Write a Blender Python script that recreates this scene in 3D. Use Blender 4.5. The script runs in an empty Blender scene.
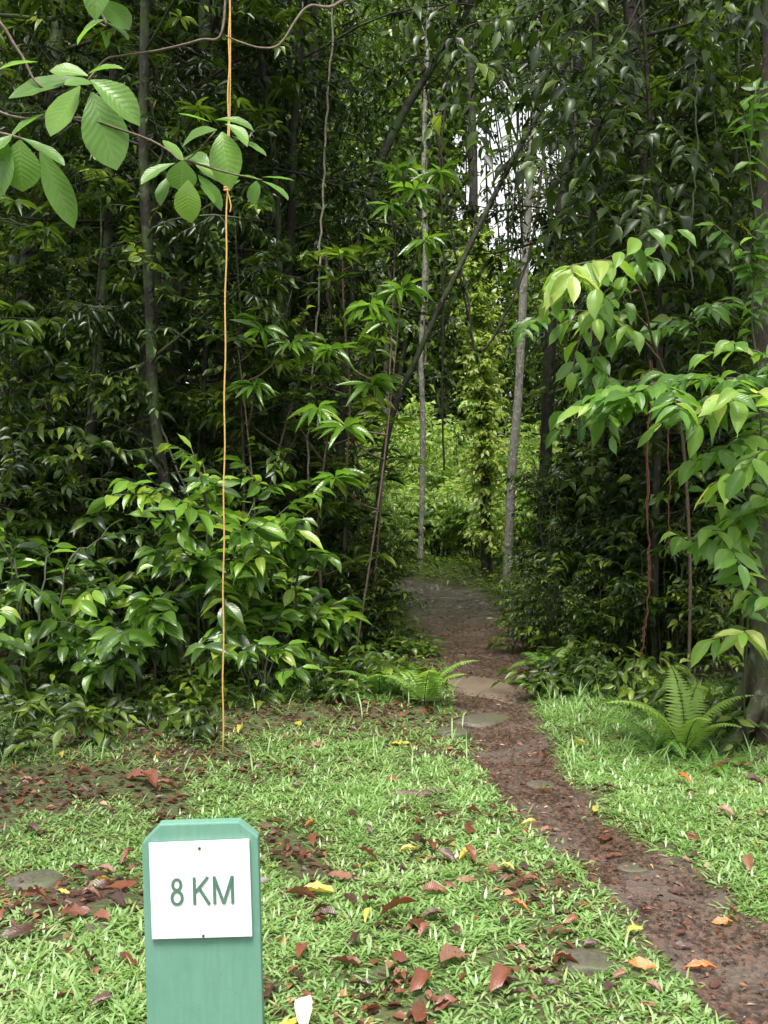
import bpy, math, random
import numpy as np
from mathutils import Vector, Euler

PI = math.pi
R = math.radians
sc = bpy.context.scene
COL = sc.collection

# ------------------------------------------------------------------ camera
F = 1005.0
CAMZ = 1.5
PITCH = R(1.5)
cd = bpy.data.cameras.new('camera')
cd.sensor_fit = 'VERTICAL'
cd.sensor_height = 24.0
cd.lens = 24.0 * F / 1024.0
cd.clip_start = 0.05
cd.clip_end = 1000.0
cam = bpy.data.objects.new('camera', cd)
COL.objects.link(cam)
cam.location = (0, 0, CAMZ)
cam.rotation_euler = (PI / 2 - PITCH, 0, 0)
sc.camera = cam

# ------------------------------------------------------------------ sky, sun, exposure
SUN_EL, SUN_AZ = R(66), R(190)          # azimuth clockwise from +Y: behind the camera, a little to its left
w = bpy.data.worlds.new("World")
sc.world = w
w.use_nodes = True
nt = w.node_tree
nt.nodes.clear()
sky = nt.nodes.new('ShaderNodeTexSky')
sky.sky_type = 'NISHITA'
sky.sun_disc = False
sky.sun_elevation = SUN_EL
sky.sun_rotation = SUN_AZ
sky.air_density = 1.0
sky.dust_density = 3.0
hs = nt.nodes.new('ShaderNodeHueSaturation')
hs.inputs['Saturation'].default_value = 0.04
bg = nt.nodes.new('ShaderNodeBackground')
bg.inputs['Strength'].default_value = 0.13
wo = nt.nodes.new('ShaderNodeOutputWorld')
nt.links.new(sky.outputs[0], hs.inputs['Color'])
nt.links.new(hs.outputs[0], bg.inputs['Color'])
nt.links.new(bg.outputs[0], wo.inputs['Surface'])
sd = bpy.data.lights.new('sun', 'SUN')
sd.energy = 2.3
sd.angle = R(18)
sd.color = (1.0, 0.95, 0.86)
sun = bpy.data.objects.new('sun', sd)
COL.objects.link(sun)
sdir = Vector((math.sin(SUN_AZ) * math.cos(SUN_EL), math.cos(SUN_AZ) * math.cos(SUN_EL), math.sin(SUN_EL)))
sun.rotation_euler = sdir.to_track_quat('Z', 'Y').to_euler()
sun.location = sdir * 40
vs = sc.view_settings
vs.view_transform = 'Standard'
vs.look = 'None'
vs.gamma = 1.0
vs.use_curve_mapping = False
vs.exposure = 1.42
cy = sc.cycles
cy.max_bounces = 6
cy.diffuse_bounces = 3
cy.glossy_bounces = 2
cy.transmission_bounces = 4
cy.transparent_max_bounces = 4
cy.use_denoising = True
cy.sample_clamp_indirect = 4.0
cy.use_adaptive_sampling = True
cy.adaptive_threshold = 0.02
cy.caustics_reflective = False
cy.caustics_refractive = False


def at(px, py, Y):
    """world point seen at pixel px, py at the distance Y"""
    u, v = (px - 384) / F, (512 - py) / F
    c, s = math.cos(PITCH), math.sin(PITCH)
    dy, dz = c + v * s, v * c - s
    k = Y / dy
    return np.array((u * k, Y, CAMZ + dz * k))


def pix(p):
    x, y, z = p[0], p[1], p[2] - CAMZ
    c, s = math.cos(PITCH), math.sin(PITCH)
    d = y * c - z * s
    v = z * c + y * s
    return 384 + F * x / d, 512 - F * v / d


# ------------------------------------------------------------------ ground shape
def ground_pt(px, py):
    u, v = (px - 384) / F, (512 - py) / F
    c, s = math.cos(PITCH), math.sin(PITCH)
    dy, dz = c + v * s, v * c - s
    k = -CAMZ / dz
    return (u * k, dy * k)


PATH_PX = [(780, 1008, .40), (745, 968, .42), (684, 918, .43), (624, 868, .42), (560, 818, .39), (520, 768, .44),
           (512, 740, .50), (494, 702, .56), (487, 662, .72), (458, 622, .95), (436, 592, 1.05)]
_pc = [(ground_pt(a, b), wd) for a, b, wd in PATH_PX]
_pc = [((_pc[0][0][0] + .9, _pc[0][0][1] - 1.6), .6), ((_pc[0][0][0] + .45, _pc[0][0][1] - .7), .5)] + _pc + \
      [((-.1, 15.3), .9), ((-2.0, 16.6), .9), ((-6, 18.5), .9)]
_px = np.array([[p[0][0], p[0][1], p[1]] for p in _pc])


def catmull(P, n=12):
    P = np.asarray(P, float)
    Q = np.vstack([2 * P[0] - P[1], P, 2 * P[-1] - P[-2]])
    out = []
    for i in range(1, len(Q) - 2):
        t = np.linspace(0, 1, n, endpoint=False)[:, None]
        a, b, c, d = Q[i - 1], Q[i], Q[i + 1], Q[i + 2]
        out.append(.5 * (2 * b + (c - a) * t + (2 * a - 5 * b + 4 * c - d) * t ** 2 + (3 * b - a - 3 * c + d) * t ** 3))
    out.append(P[-1][None])
    return np.vstack(out)


PC = catmull(_px, 10)


def path_dist(x, y):
    x = np.asarray(x, float); y = np.asarray(y, float)
    sh = x.shape
    xf, yf = x.ravel(), y.ravel()
    best = np.full(xf.shape, 1e9)
    for i in range(len(PC) - 1):
        ax, ay, aw = PC[i]; bx, by, bw = PC[i + 1]
        dx, dy = bx - ax, by - ay
        t = np.clip(((xf - ax) * dx + (yf - ay) * dy) / (dx * dx + dy * dy), 0, 1)
        d = np.hypot(xf - ax - t * dx, yf - ay - t * dy) - (aw + (bw - aw) * t) / 2
        best = np.minimum(best, d)
    return best.reshape(sh)


_rs = np.random.RandomState(5)
_wv = [(a, b, c, d) for a, b, c, d in zip(_rs.uniform(-1, 1, 26), _rs.uniform(-1, 1, 26), _rs.uniform(0, 6.3, 26), _rs.uniform(.4, 6, 26))]


def hsmooth(x, y):
    z = 0
    for a, b, c, f in _wv:
        n = math.hypot(a, b) + 1e-6
        z = z + np.sin((a / n * x + b / n * y) * f + c) * .012 / (f ** .6)
    return z


def noise2(x, y, f, s=0):
    rs = np.random.RandomState(100 + s)
    z = 0
    for k in range(7):
        th = rs.uniform(0, 6.3); ff = f * rs.uniform(.6, 1.7); c = rs.uniform(0, 6.3)
        z = z + np.sin((math.cos(th) * x + math.sin(th) * y) * ff + c + 1.3 * np.sin((math.sin(th) * x - math.cos(th) * y) * ff * .7 + c))
    return z / 7


def height(x, y, pd=None):
    if pd is None:
        pd = path_dist(x, y)
    z = hsmooth(x, y)
    z = z - .035 * np.exp(-np.clip(pd + .12, 0, None) ** 2 / .02)
    z = z + .25 * np.clip((np.abs(np.asarray(x) - .7) - 2.2) / 6, 0, 1) * np.clip((np.asarray(y) - 8) / 8, 0, 1)
    return z


def hz(x, y):
    return float(height(np.array([x]), np.array([y]))[0])


# ------------------------------------------------------------------ materials
def mat(name):
    m = bpy.data.materials.new(name)
    m.use_nodes = True
    m.node_tree.nodes.clear()
    return m


class G:
    """tiny node helper"""
    def __init__(s, m):
        s.t = m.node_tree
    def n(s, kind, **kw):
        nd = s.t.nodes.new('ShaderNode' + kind)
        for k, v in kw.items():
            if k in nd.inputs:
                if hasattr(v, 'links') or isinstance(v, bpy.types.NodeSocket):
                    s.t.links.new(v, nd.inputs[k])
                else:
                    nd.inputs[k].default_value = v
            else:
                setattr(nd, k, v)
        return nd
    def l(s, a, b):
        s.t.links.new(a, b)
    def math(s, op, a, b=None, clamp=False):
        nd = s.t.nodes.new('ShaderNodeMath'); nd.operation = op; nd.use_clamp = clamp
        for i, v in enumerate((a, b)):
            if v is None: continue
            if isinstance(v, (int, float)): nd.inputs[i].default_value = v
            else: s.l(v, nd.inputs[i])
        return nd.outputs[0]
    def ramp(s, fac, stops, interp='LINEAR'):
        nd = s.t.nodes.new('ShaderNodeValToRGB'); nd.color_ramp.interpolation = interp
        e = nd.color_ramp.elements
        while len(e) < len(stops): e.new(.5)
        for i, (p, c) in enumerate(stops):
            e[i].position = p; e[i].color = (c[0], c[1], c[2], 1) if not isinstance(c, (int, float)) else (c, c, c, 1)
        s.l(fac, nd.inputs[0])
        return nd.outputs[0]
    def mix(s, fac, a, b, blend='MIX'):
        nd = s.t.nodes.new('ShaderNodeMix'); nd.data_type = 'RGBA'; nd.blend_type = blend
        for sock, v in ((nd.inputs[0], fac), (nd.inputs[6], a), (nd.inputs[7], b)):
            if isinstance(v, (int, float)): sock.default_value = v
            elif isinstance(v, tuple): sock.default_value = (v[0], v[1], v[2], 1)
            else: s.l(v, sock)
        return nd.outputs[2]
    def noise(s, vec, scale, detail=4, rough=.55):
        nd = s.n('TexNoise', Scale=scale, Detail=detail, Roughness=rough)
        if vec is not None: s.l(vec, nd.inputs['Vector'])
        return nd
    def bump(s, h, strength, dist=.01):
        nd = s.t.nodes.new('ShaderNodeBump'); nd.inputs['Strength'].default_value = strength
        nd.inputs['Distance'].default_value = dist
        s.l(h, nd.inputs['Height'])
        return nd.outputs[0]


def leaf_mat(name, stops, rough=.38, trans=.3, veins=False, back=1.35, spec=.5, vein_mix=.3, vein_col=(.24, .34, .12)):
    m = mat(name); g = G(m)
    at_ = g.n('Attribute', attribute_name='rnd')
    oi = g.n('ObjectInfo')
    f = g.math('ADD', at_.outputs['Fac'], g.math('MULTIPLY', g.math('SUBTRACT', oi.outputs['Random'], .5), .16), clamp=True)
    col = g.ramp(f, stops)
    geo = g.n('NewGeometry')
    nz = g.noise(geo.outputs['Position'], 9 if veins else 3, 3)
    col = g.mix(g.math('MULTIPLY', g.math('SUBTRACT', nz.outputs['Fac'], .35, True), 1.0, True), col, (.5, .5, .3), 'MULTIPLY')
    nrm = None
    if veins:
        uv = g.n('UVMap')
        sp = g.n('SeparateXYZ'); g.l(uv.outputs[0], sp.inputs[0])
        au = g.math('ABSOLUTE', g.math('SUBTRACT', sp.outputs[0], .5))
        mid = g.math('SUBTRACT', 1.0, g.math('MULTIPLY', au, 22), True)
        nw = g.noise(geo.outputs['Position'], 30, 2)
        ph = g.math('ADD', g.math('SUBTRACT', g.math('MULTIPLY', sp.outputs[1], g.math('ADD', 7.5, g.math('MULTIPLY', at_.outputs['Fac'], 5.0))), g.math('MULTIPLY', au, 5.0)), g.math('MULTIPLY', nw.outputs['Fac'], .5))
        sv = g.math('ABSOLUTE', g.math('SUBTRACT', g.math('FRACT', ph), .5))
        svl = g.math('SUBTRACT', 1.0, g.math('MULTIPLY', sv, 9), True)
        v = g.math('MAXIMUM', mid, g.math('MULTIPLY', svl, .45))
        col = g.mix(g.math('MULTIPLY', v, vein_mix), col, vein_col)
        ns = g.noise(geo.outputs['Position'], 75, 3, .6)
        col = g.mix(g.ramp(ns.outputs['Fac'], [(.66, 0.), (.70, .75)]), col, (.16, .10, .03))
        nrm = g.bump(g.math('ADD', g.math('ADD', sv, g.math('MULTIPLY', mid, -.6)), g.math('MULTIPLY', nz.outputs['Fac'], 1.5)), .2, .006)
    col = g.mix(g.math('MULTIPLY', geo.outputs['Backfacing'], .8), col, g.mix(1.0, col, (back, back, back * 1.1), 'MULTIPLY'))
    p = g.n('BsdfPrincipled', Roughness=rough)
    p.inputs['Specular IOR Level'].default_value = spec
    g.l(col, p.inputs['Base Color'])
    if nrm is not None: g.l(nrm, p.inputs['Normal'])
    tr = g.n('BsdfTranslucent')
    g.l(g.mix(1.0, col, (1.5, 1.5, .8), 'MULTIPLY'), tr.inputs[0])
    mx = g.n('MixShader'); mx.inputs[0].default_value = trans
    g.l(p.outputs[0], mx.inputs[1]); g.l(tr.outputs[0], mx.inputs[2])
    o = g.n('OutputMaterial'); g.l(mx.outputs[0], o.inputs[0])
    return m


def simple_mat(name, col, rough=.7, noise=None, bump=0, scale=20):
    m = mat(name); g = G(m)
    tc = g.n('TexCoord')
    nz = g.noise(tc.outputs['Object'], scale, 5)
    c = g.ramp(nz.outputs['Fac'], [(.3, noise or tuple(.75 * k for k in col)), (.7, col)])
    p = g.n('BsdfPrincipled', Roughness=rough); g.l(c, p.inputs['Base Color'])
    if bump: g.l(g.bump(nz.outputs['Fac'], bump, .005), p.inputs['Normal'])
    o = g.n('OutputMaterial'); g.l(p.outputs[0], o.inputs[0])
    return m


def bark_mat(name, dark, light, moss=.4, scale=7, lichen=(.28, .3, .24), lich=.5):
    m = mat(name); g = G(m)
    tc = g.n('TexCoord'); mp = g.n('Mapping'); mp.inputs['Scale'].default_value = (1, 1, .22)
    oi = g.n('ObjectInfo')
    av = g.n('VectorMath'); av.operation = 'ADD'
    g.l(tc.outputs['Object'], av.inputs[0]); g.l(oi.outputs['Location'], av.inputs[1])
    g.l(av.outputs[0], mp.inputs[0])
    a = g.noise(mp.outputs[0], scale * 4, 6, .65)
    b = g.noise(av.outputs[0], scale * .55, 4)
    c = g.noise(av.outputs[0], scale * 2.2, 5)
    col = g.ramp(a.outputs['Fac'], [(.3, dark), (.68, light)])
    col = g.mix(g.ramp(b.outputs['Fac'], [(.62 - moss * .35, 0.), (.72 - moss * .2, 1.)]), col, (.045, .075, .018))
    col = g.mix(g.ramp(c.outputs['Fac'], [(.64 - lich * .1, 0.), (.7 - lich * .1, .8)]), col, lichen)
    p = g.n('BsdfPrincipled', Roughness=.75); g.l(col, p.inputs['Base Color'])
    hb = g.math('ADD', a.outputs['Fac'], c.outputs['Fac'])
    g.l(g.bump(hb, .8, .02), p.inputs['Normal'])
    o = g.n('OutputMaterial'); g.l(p.outputs[0], o.inputs[0])
    return m


M = {}
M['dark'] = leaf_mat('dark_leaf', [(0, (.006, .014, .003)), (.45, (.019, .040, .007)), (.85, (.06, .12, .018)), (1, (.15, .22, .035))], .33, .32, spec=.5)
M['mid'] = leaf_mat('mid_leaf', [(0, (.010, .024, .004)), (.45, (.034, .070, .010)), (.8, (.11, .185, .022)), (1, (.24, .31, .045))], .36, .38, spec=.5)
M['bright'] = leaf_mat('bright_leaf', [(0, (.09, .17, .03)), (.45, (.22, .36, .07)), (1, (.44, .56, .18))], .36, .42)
M['shrub'] = leaf_mat('shrub_leaf', [(0, (.014, .040, .006)), (.4, (.042, .105, .012)), (.75, (.12, .25, .026)), (.93, (.20, .36, .04)), (1, (.28, .38, .055))], .27, .36, True, spec=.65)
M['broad'] = leaf_mat('broad_leaf', [(0, (.075, .175, .03)), (.5, (.13, .27, .05)), (1, (.22, .38, .07))], .34, .44, True)
M['pale'] = leaf_mat('pale_leaf', [(0, (.045, .12, .02)), (.5, (.12, .26, .04)), (.85, (.25, .40, .07)), (1, (.44, .50, .14))], .33, .42, True)
M['far'] = leaf_mat('far_leaf', [(0, (.02, .05, .008)), (.5, (.07, .135, .022)), (1, (.26, .36, .08))], .38, .4)
M['fern'] = leaf_mat('fern_leaf', [(0, (.07, .18, .025)), (.6, (.14, .29, .045)), (1, (.28, .43, .09))], .5, .4)
M['grass'] = leaf_mat('grass_blade', [(0, (.08, .15, .04)), (.2, (.14, .26, .06)), (.6, (.215, .36, .115)), (.93, (.32, .46, .20)), (1, (.45, .40, .2))], .36, .35, spec=.7)
M['bark'] = bark_mat('bark', (.007, .005, .003), (.028, .020, .014), .45, lichen=(.07, .08, .05))
M['bark_pale'] = bark_mat('pale_bark', (.10, .095, .08), (.30, .29, .25), .12, 9, (.4, .4, .36), .8)
M['bark_moss'] = bark_mat('mossy_bark', (.013, .009, .006), (.055, .038, .024), .6, 8, lichen=(.13, .14, .09))
M['twig'] = simple_mat('green_twig', (.04, .05, .018), .6)
M['twig_brown'] = simple_mat('brown_twig', (.15, .11, .075), .7, (.05, .035, .025), .3, 60)
M['liana'] = simple_mat('liana_bark', (.07, .05, .035), .8, (.02, .015, .01), .4, 40)
M['liana_pale'] = simple_mat('pale_liana_bark', (.28, .26, .20), .7, (.09, .08, .055), .4, 18)
M['liana_red'] = simple_mat('red_root_bark', (.16, .055, .03), .7, (.06, .02, .012), .4, 40)


# ------------------------------------------------------------------ mesh building
def tag(o, label=None, cat=None, group=None, kind=None):
    if label: o['label'] = label
    if cat: o['category'] = cat
    if group: o['group'] = group
    if kind: o['kind'] = kind
    return o


def raw_mesh(name, V, faces, material, uv=None, rnd=None, smooth=True):
    """faces: list of int arrays, each (n, k)"""
    V = np.asarray(V, np.float32)
    me = bpy.data.meshes.new(name)
    me.vertices.add(len(V)); me.vertices.foreach_set('co', V.ravel())
    faces = [f for f in faces if len(f)]
    loops = np.concatenate([f.ravel() for f in faces]).astype(np.int32)
    starts, s = [], 0
    for f in faces:
        starts.append(s + np.arange(len(f)) * f.shape[1]); s += f.size
    starts = np.concatenate(starts).astype(np.int32)
    me.loops.add(len(loops)); me.loops.foreach_set('vertex_index', loops)
    me.polygons.add(len(starts)); me.polygons.foreach_set('loop_start', starts)
    if smooth: me.polygons.foreach_set('use_smooth', np.ones(len(starts), bool))
    if uv is not None:
        ul = me.uv_layers.new(name='UVMap'); ul.data.foreach_set('uv', np.asarray(uv, np.float32)[loops].ravel())
    if rnd is not None:
        a = me.attributes.new('rnd', 'FLOAT', 'POINT'); a.data.foreach_set('value', np.asarray(rnd, np.float32))
    me.update(calc_edges=True)
    if material is not None: me.materials.append(material)
    return me


def obj(name, me, parent=None, loc=(0, 0, 0), rz=0):
    o = bpy.data.objects.new(name, me)
    COL.objects.link(o)
    o.location = loc; o.rotation_euler = (0, 0, rz)
    if parent: o.parent = parent
    return o


def empty(name, loc=(0, 0, 0), rz=0):
    return obj(name, None, None, loc, rz)


def norm(a):
    return a / (np.linalg.norm(a, axis=-1, keepdims=True) + 1e-9)


def prof_ell(t): return np.sin(PI * np.clip(t, 0, 1) ** .9) ** .75 * (1 - .18 * t)
def prof_obo(t): return np.sin(PI * t ** 1.25) ** .7
def prof_lan(t): return np.sin(PI * t ** .8) ** .95 * (1 - .1 * t)
def prof_tip(t):
    a = np.sin(PI * np.clip(t / .86, 0, 1) ** .95) ** .75
    return np.where(t > .8, np.maximum(a, (1 - t) * .45), a)


def template(prof, rows, cols, droop, fold, wave=0, twist=0):
    """leaf along +y of unit length, half width .5"""
    t = np.linspace(0, 1, rows + 1)
    u = np.linspace(-1, 1, cols + 1)
    V, UV = [], []
    wd = prof(t); wd[0] = .05; wd[-1] = .02
    ang = 0; y = 0; z = 0
    yy, zz = [0], [0]
    for i in range(rows):
        ang = -droop * (i + .5) / rows
        y += math.cos(ang) / rows; z += math.sin(ang) / rows
        yy.append(y); zz.append(z)
    for i in range(rows + 1):
        for uu in u:
            x = uu * .5 * wd[i]
            zf = abs(uu) * wd[i] * fold + wave * math.sin(t[i] * 19 + uu * 2) * abs(uu) * wd[i]
            tw = twist * t[i]
            V.append((x * math.cos(tw), yy[i], zz[i] + zf * .5 + x * math.sin(tw))); UV.append((.5 + uu * .5, t[i]))
    Fq = []
    nc = cols + 1
    for i in range(rows):
        for j in range(cols):
            Fq.append((i * nc + j, i * nc + j + 1, (i + 1) * nc + j + 1, (i + 1) * nc + j))
    return np.array(V), np.array(UV), np.array(Fq)


def kite(droop, fold, wide=.42):
    V = np.array([(0, 0, 0), (-.5, wide, fold * .5 - droop * .1), (0, wide * 1.05, -droop * .1), (.5, wide, fold * .5 - droop * .1), (0, 1, -droop * .5)])
    UV = np.array([(.5, 0), (0, wide), (.5, wide), (1, wide), (.5, 1)])
    return V, UV, np.array([(0, 2, 1, 1), (0, 3, 2, 2), (1, 2, 4, 4), (2, 3, 4, 4)])[:, :3]


TPL = {
    'near': [template(prof_tip, 9, 4, d, f, .03, tw) for d, f, tw in ((.35, .15, .2), (.6, .22, -.3), (.15, .10, .1), (.9, .26, .2))],
    'obo': [template(prof_obo, 9, 4, d, f, .02, tw) for d, f, tw in ((.3, .14, .1), (.6, .2, -.15), (.15, .1, .0))],
    'lan': [template(prof_lan, 5, 2, d, f, .0, tw) for d, f, tw in ((.4, .2, .1), (.7, .3, -.2), (.15, .15, .1))],
    'mid': [template(prof_tip, 4, 2, d, f, .0, tw) for d, f, tw in ((.5, .22, .2), (1.0, .3, -.3), (.2, .15, .1))],
    'low': [kite(d, f) for d, f in ((.3, .25), (.7, .35), (.1, .15))],
    'pin': [kite(.3, .12, .25), kite(.5, .15, .2)],
}


class Leaves:
    def __init__(s): s.d = []
    def add(s, P, D, N, L, W, rnd, kind):
        """arrays for many leaves"""
        P = np.atleast_2d(P); n = len(P)
        D = norm(np.broadcast_to(D, (n, 3)).astype(float)); N = np.broadcast_to(N, (n, 3)).astype(float)
        N = norm(N - (N * D).sum(1, keepdims=True) * D)
        s.d.append((P, D, N, np.broadcast_to(L, n), np.broadcast_to(W, n), np.broadcast_to(rnd, n), kind))
    def mesh(s, name, material, seed=0):
        rs = np.random.RandomState(seed)
        Vs, UVs, Rs, F3, F4, off = [], [], [], [], [], 0
        for P, D, N, L, W, rnd, kind in s.d:
            tp = TPL[kind]; pick = rs.randint(0, len(tp), len(P))
            S = np.cross(D, N)
            for k, (V, UV, Fa) in enumerate(tp):
                m = pick == k
                if not m.any(): continue
                n = m.sum(); nv = len(V)
                W_ = W[m][:, None, None]; L_ = L[m][:, None, None]
                v = P[m][:, None] + D[m][:, None] * V[None, :, 1:2] * L_ + S[m][:, None] * V[None, :, 0:1] * W_ + N[m][:, None] * V[None, :, 2:3] * L_
                Vs.append(v.reshape(-1, 3)); UVs.append(np.tile(UV, (n, 1))); Rs.append(np.repeat(rnd[m], nv))
                f = (Fa[None] + (off + np.arange(n) * nv)[:, None, None]).reshape(-1, Fa.shape[1])
                (F3 if Fa.shape[1] == 3 else F4).append(f)
                off += n * nv
        faces = []
        if F4: faces.append(np.vstack(F4))
        if F3: faces.append(np.vstack(F3))
        return raw_mesh(name, np.vstack(Vs), faces, material, np.vstack(UVs), np.concatenate(Rs))
    def count(s): return sum(len(x[0]) for x in s.d)


class Tubes:
    def __init__(s): s.V, s.F, s.n = [], [], 0
    def add(s, P, r, sides=6, lump=0, seed=0):
        P = np.asarray(P, float); n = len(P)
        r = np.broadcast_to(r, n).astype(float)
        T = np.gradient(P, axis=0); T = norm(T)
        ref = np.array((0, 0, 1.)) if abs(T[:, 2]).mean() < .8 else np.array((1., 0, 0))
        A = norm(np.cross(T, ref)); B = np.cross(T, A)
        a = np.arange(sides) / sides * 2 * PI
        rr = np.repeat(r[:, None], sides, 1)
        if lump:
            rs = np.random.RandomState(seed)
            rr = rr * (1 + lump * (rs.rand(n, sides) - .5)) * (1 + lump * .8 * np.sin(a * 3 + 1 + np.linspace(0, 2, n)[:, None]))
        v = P[:, None] + A[:, None] * (np.cos(a)[None, :, None] * rr[..., None]) + B[:, None] * (np.sin(a)[None, :, None] * rr[..., None])
        s.V.append(v.reshape(-1, 3))
        i = np.arange(n - 1)[:, None] * sides; j = np.arange(sides)[None]
        j2 = (j + 1) % sides
        f = np.stack([i + j, i + j2, i + sides + j2, i + sides + j], -1).reshape(-1, 4) + s.n
        s.F.append(f)
        if sides >= 5:   # closed end
            c = P[-1] + T[-1] * r[-1]
            s.V.append(c[None])
            k = s.n + n * sides
            b = s.n + (n - 1) * sides
            jj = np.arange(sides)
            s.F.append(np.stack([b + jj, b + (jj + 1) % sides, np.full(sides, k)], -1))
            s.n += 1
        s.n += n * sides
    def mesh(s, name, material):
        f4 = [f for f in s.F if f.shape[1] == 4]; f3 = [f for f in s.F if f.shape[1] == 3]
        return raw_mesh(name, np.vstack(s.V), [np.vstack(f4)] + ([np.vstack(f3)] if f3 else []), material)


Z = np.array((0, 0, 1.))


def rvec(rs, n=None):
    v = rs.normal(size=(n, 3) if n else 3)
    return norm(v)


def grow(rs, p, d, L, n, wob=.15, grav=0.0):
    """a wandering polyline of n segments"""
    P = [np.array(p, float)]; d = np.array(d, float); d /= np.linalg.norm(d)
    for i in range(n):
        d = d + rs.normal(size=3) * wob + np.array((0, 0, grav))
        d /= np.linalg.norm(d)
        P.append(P[-1] + d * L / n)
    return np.array(P)


def resample(P, m):
    seg = np.linalg.norm(np.diff(P, axis=0), axis=1); s = np.concatenate([[0], np.cumsum(seg)])
    q = np.linspace(0, s[-1], m)
    return np.stack([np.interp(q, s, P[:, k]) for k in range(3)], 1)


def leafy_twig(lv, rs, P, n, L, W, kind, droop=.5, frm=.15, spread=.9, rbias=.45, rvar=.25, tilt=.25, face=(0, 0, 0)):
    """distichous leaves along the polyline P, one more at the tip"""
    Q = resample(P, n + 1)
    T = norm(np.gradient(Q, axis=0))
    k0 = int(frm * n)
    Q, T = Q[k0:], T[k0:]
    m = len(Q)
    side = np.cross(T, Z); side = norm(side + 1e-5)
    sgn = np.where(np.arange(m) % 2 == 0, 1., -1.)[:, None]
    D = T * .45 + side * sgn * spread + np.array((0, 0, -1.)) * (droop * rs.uniform(.5, 1.4, m))[:, None] + rs.normal(size=(m, 3)) * .16
    D[-1] = T[-1] + np.array((0, 0, -droop))
    N = Z + rs.normal(size=(m, 3)) * tilt + np.array(face)
    Ls = L * rs.uniform(.72, 1.15, m); Ws = W * Ls / L * rs.uniform(.85, 1.1, m)
    rn = np.clip(rbias + rs.normal(size=m) * rvar, 0, 1)
    lv.add(Q, D, N, Ls, Ws, rn, kind)


# ------------------------------------------------------------------ plant kinds
def make_tree(name, seed, H, r0, c0, nlimb, limbL, leafL, leafW, lmat='dark', bmat='bark', kind='low', whorl=0, ntw=6, nlf=12, lean=(0, 0), droop=.5,
              wob=.05, up=.35, rb=.45, climb=70):
    rs = np.random.RandomState(seed)
    root = empty(name)
    n = 16
    P = [np.zeros(3)]; d = norm(np.array((lean[0], lean[1], 1.)))
    for i in range(n):
        d = norm(d + rs.normal(size=3) * wob * np.array((1, 1, .2)) + (norm(np.array((lean[0], lean[1], 1.))) - d) * .3)
        P.append(P[-1] + d * H / n)
    P = np.array(P); P[0, 2] = -.25
    P = catmull(P, 3)
    t = np.linspace(0, 1, len(P))
    rad = r0 * (1 - .75 * t) * (1 + .5 * np.exp(-t * H / .25))
    tb = Tubes(); tb.add(P, rad, 10 if r0 > .1 else 7, .12, seed)
    lv = Leaves()
    for i in range(nlimb):
        f = c0 + (1 - c0) * (i + rs.rand()) / nlimb
        k = min(int(f * (len(P) - 1)), len(P) - 2)
        p = P[k]
        az = i * 2.4 + rs.uniform(-.5, .5)
        ll = limbL * (1 - .45 * abs(f - (c0 + .35 * (1 - c0))) / (1 - c0)) * rs.uniform(.7, 1.2)
        dd = np.array((math.cos(az), math.sin(az), rs.uniform(up - .3, up + .35)))
        Lp = grow(rs, p, dd, ll, 6, .16, -.05)
        rl = min(rad[k] * .4, .006 + ll * .007)
        tb.add(Lp, np.linspace(rl, rl * .3, len(Lp)), 4)
        for j in range(ntw):
            q = .4 + .6 * (j + rs.rand()) / ntw
            bp = Lp[min(int(q * 6), 5)]
            dv = norm((Lp[-1] - Lp[0])) * .6 + rvec(rs) * .8 + np.array((0, 0, -.05))
            tl = ll * rs.uniform(.22, .42)
            Tp = grow(rs, bp, dv, tl, 3, .2, -.08)
            tb.add(Tp, (.006, .005, .004, .003), 3)
            if whorl:
                a = np.arange(whorl) * 2.399 + rs.uniform(0, 6); e_ = rs.uniform(-.6, .25, whorl)
                Dw = np.stack([np.cos(a) * np.cos(e_), np.sin(a) * np.cos(e_), np.sin(e_)], 1)
                Lw = leafL * rs.uniform(.7, 1.1, whorl)
                lv.add(Tp[-1] + Dw * .01, Dw, Z + rs.normal(size=(whorl, 3)) * .2, Lw, leafW * Lw / leafL, np.clip(rb + rs.normal() * .15 + rs.normal(size=whorl) * .1, 0, 1), kind)
                continue
            leafy_twig(lv, rs, Tp, nlf, leafL, leafW, kind, droop, .1, .9, np.clip(rb + rs.normal() * .15, 0, 1), .2, .45)
    for _ in range(climb):      # climbers and epicormic sprigs along the bole
        k = rs.randint(3, int(len(P) * .75)); dv = rvec(rs) * np.array((1, 1, .5)) + np.array((0, 0, .15))
        Tp = grow(rs, P[k], dv, rs.uniform(.25, .75), 3, .2, -.12)
        tb.add(Tp, (.005, .004, .003, .002), 3)
        leafy_twig(lv, rs, Tp, 8, leafL, leafW, kind, droop, .15, .9, rb + .1, .25, .4)
    obj('trunk', tb.mesh('trunk', M[bmat]), root)
    obj('crown', lv.mesh('crown', M[lmat], seed), root)
    return root


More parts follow.
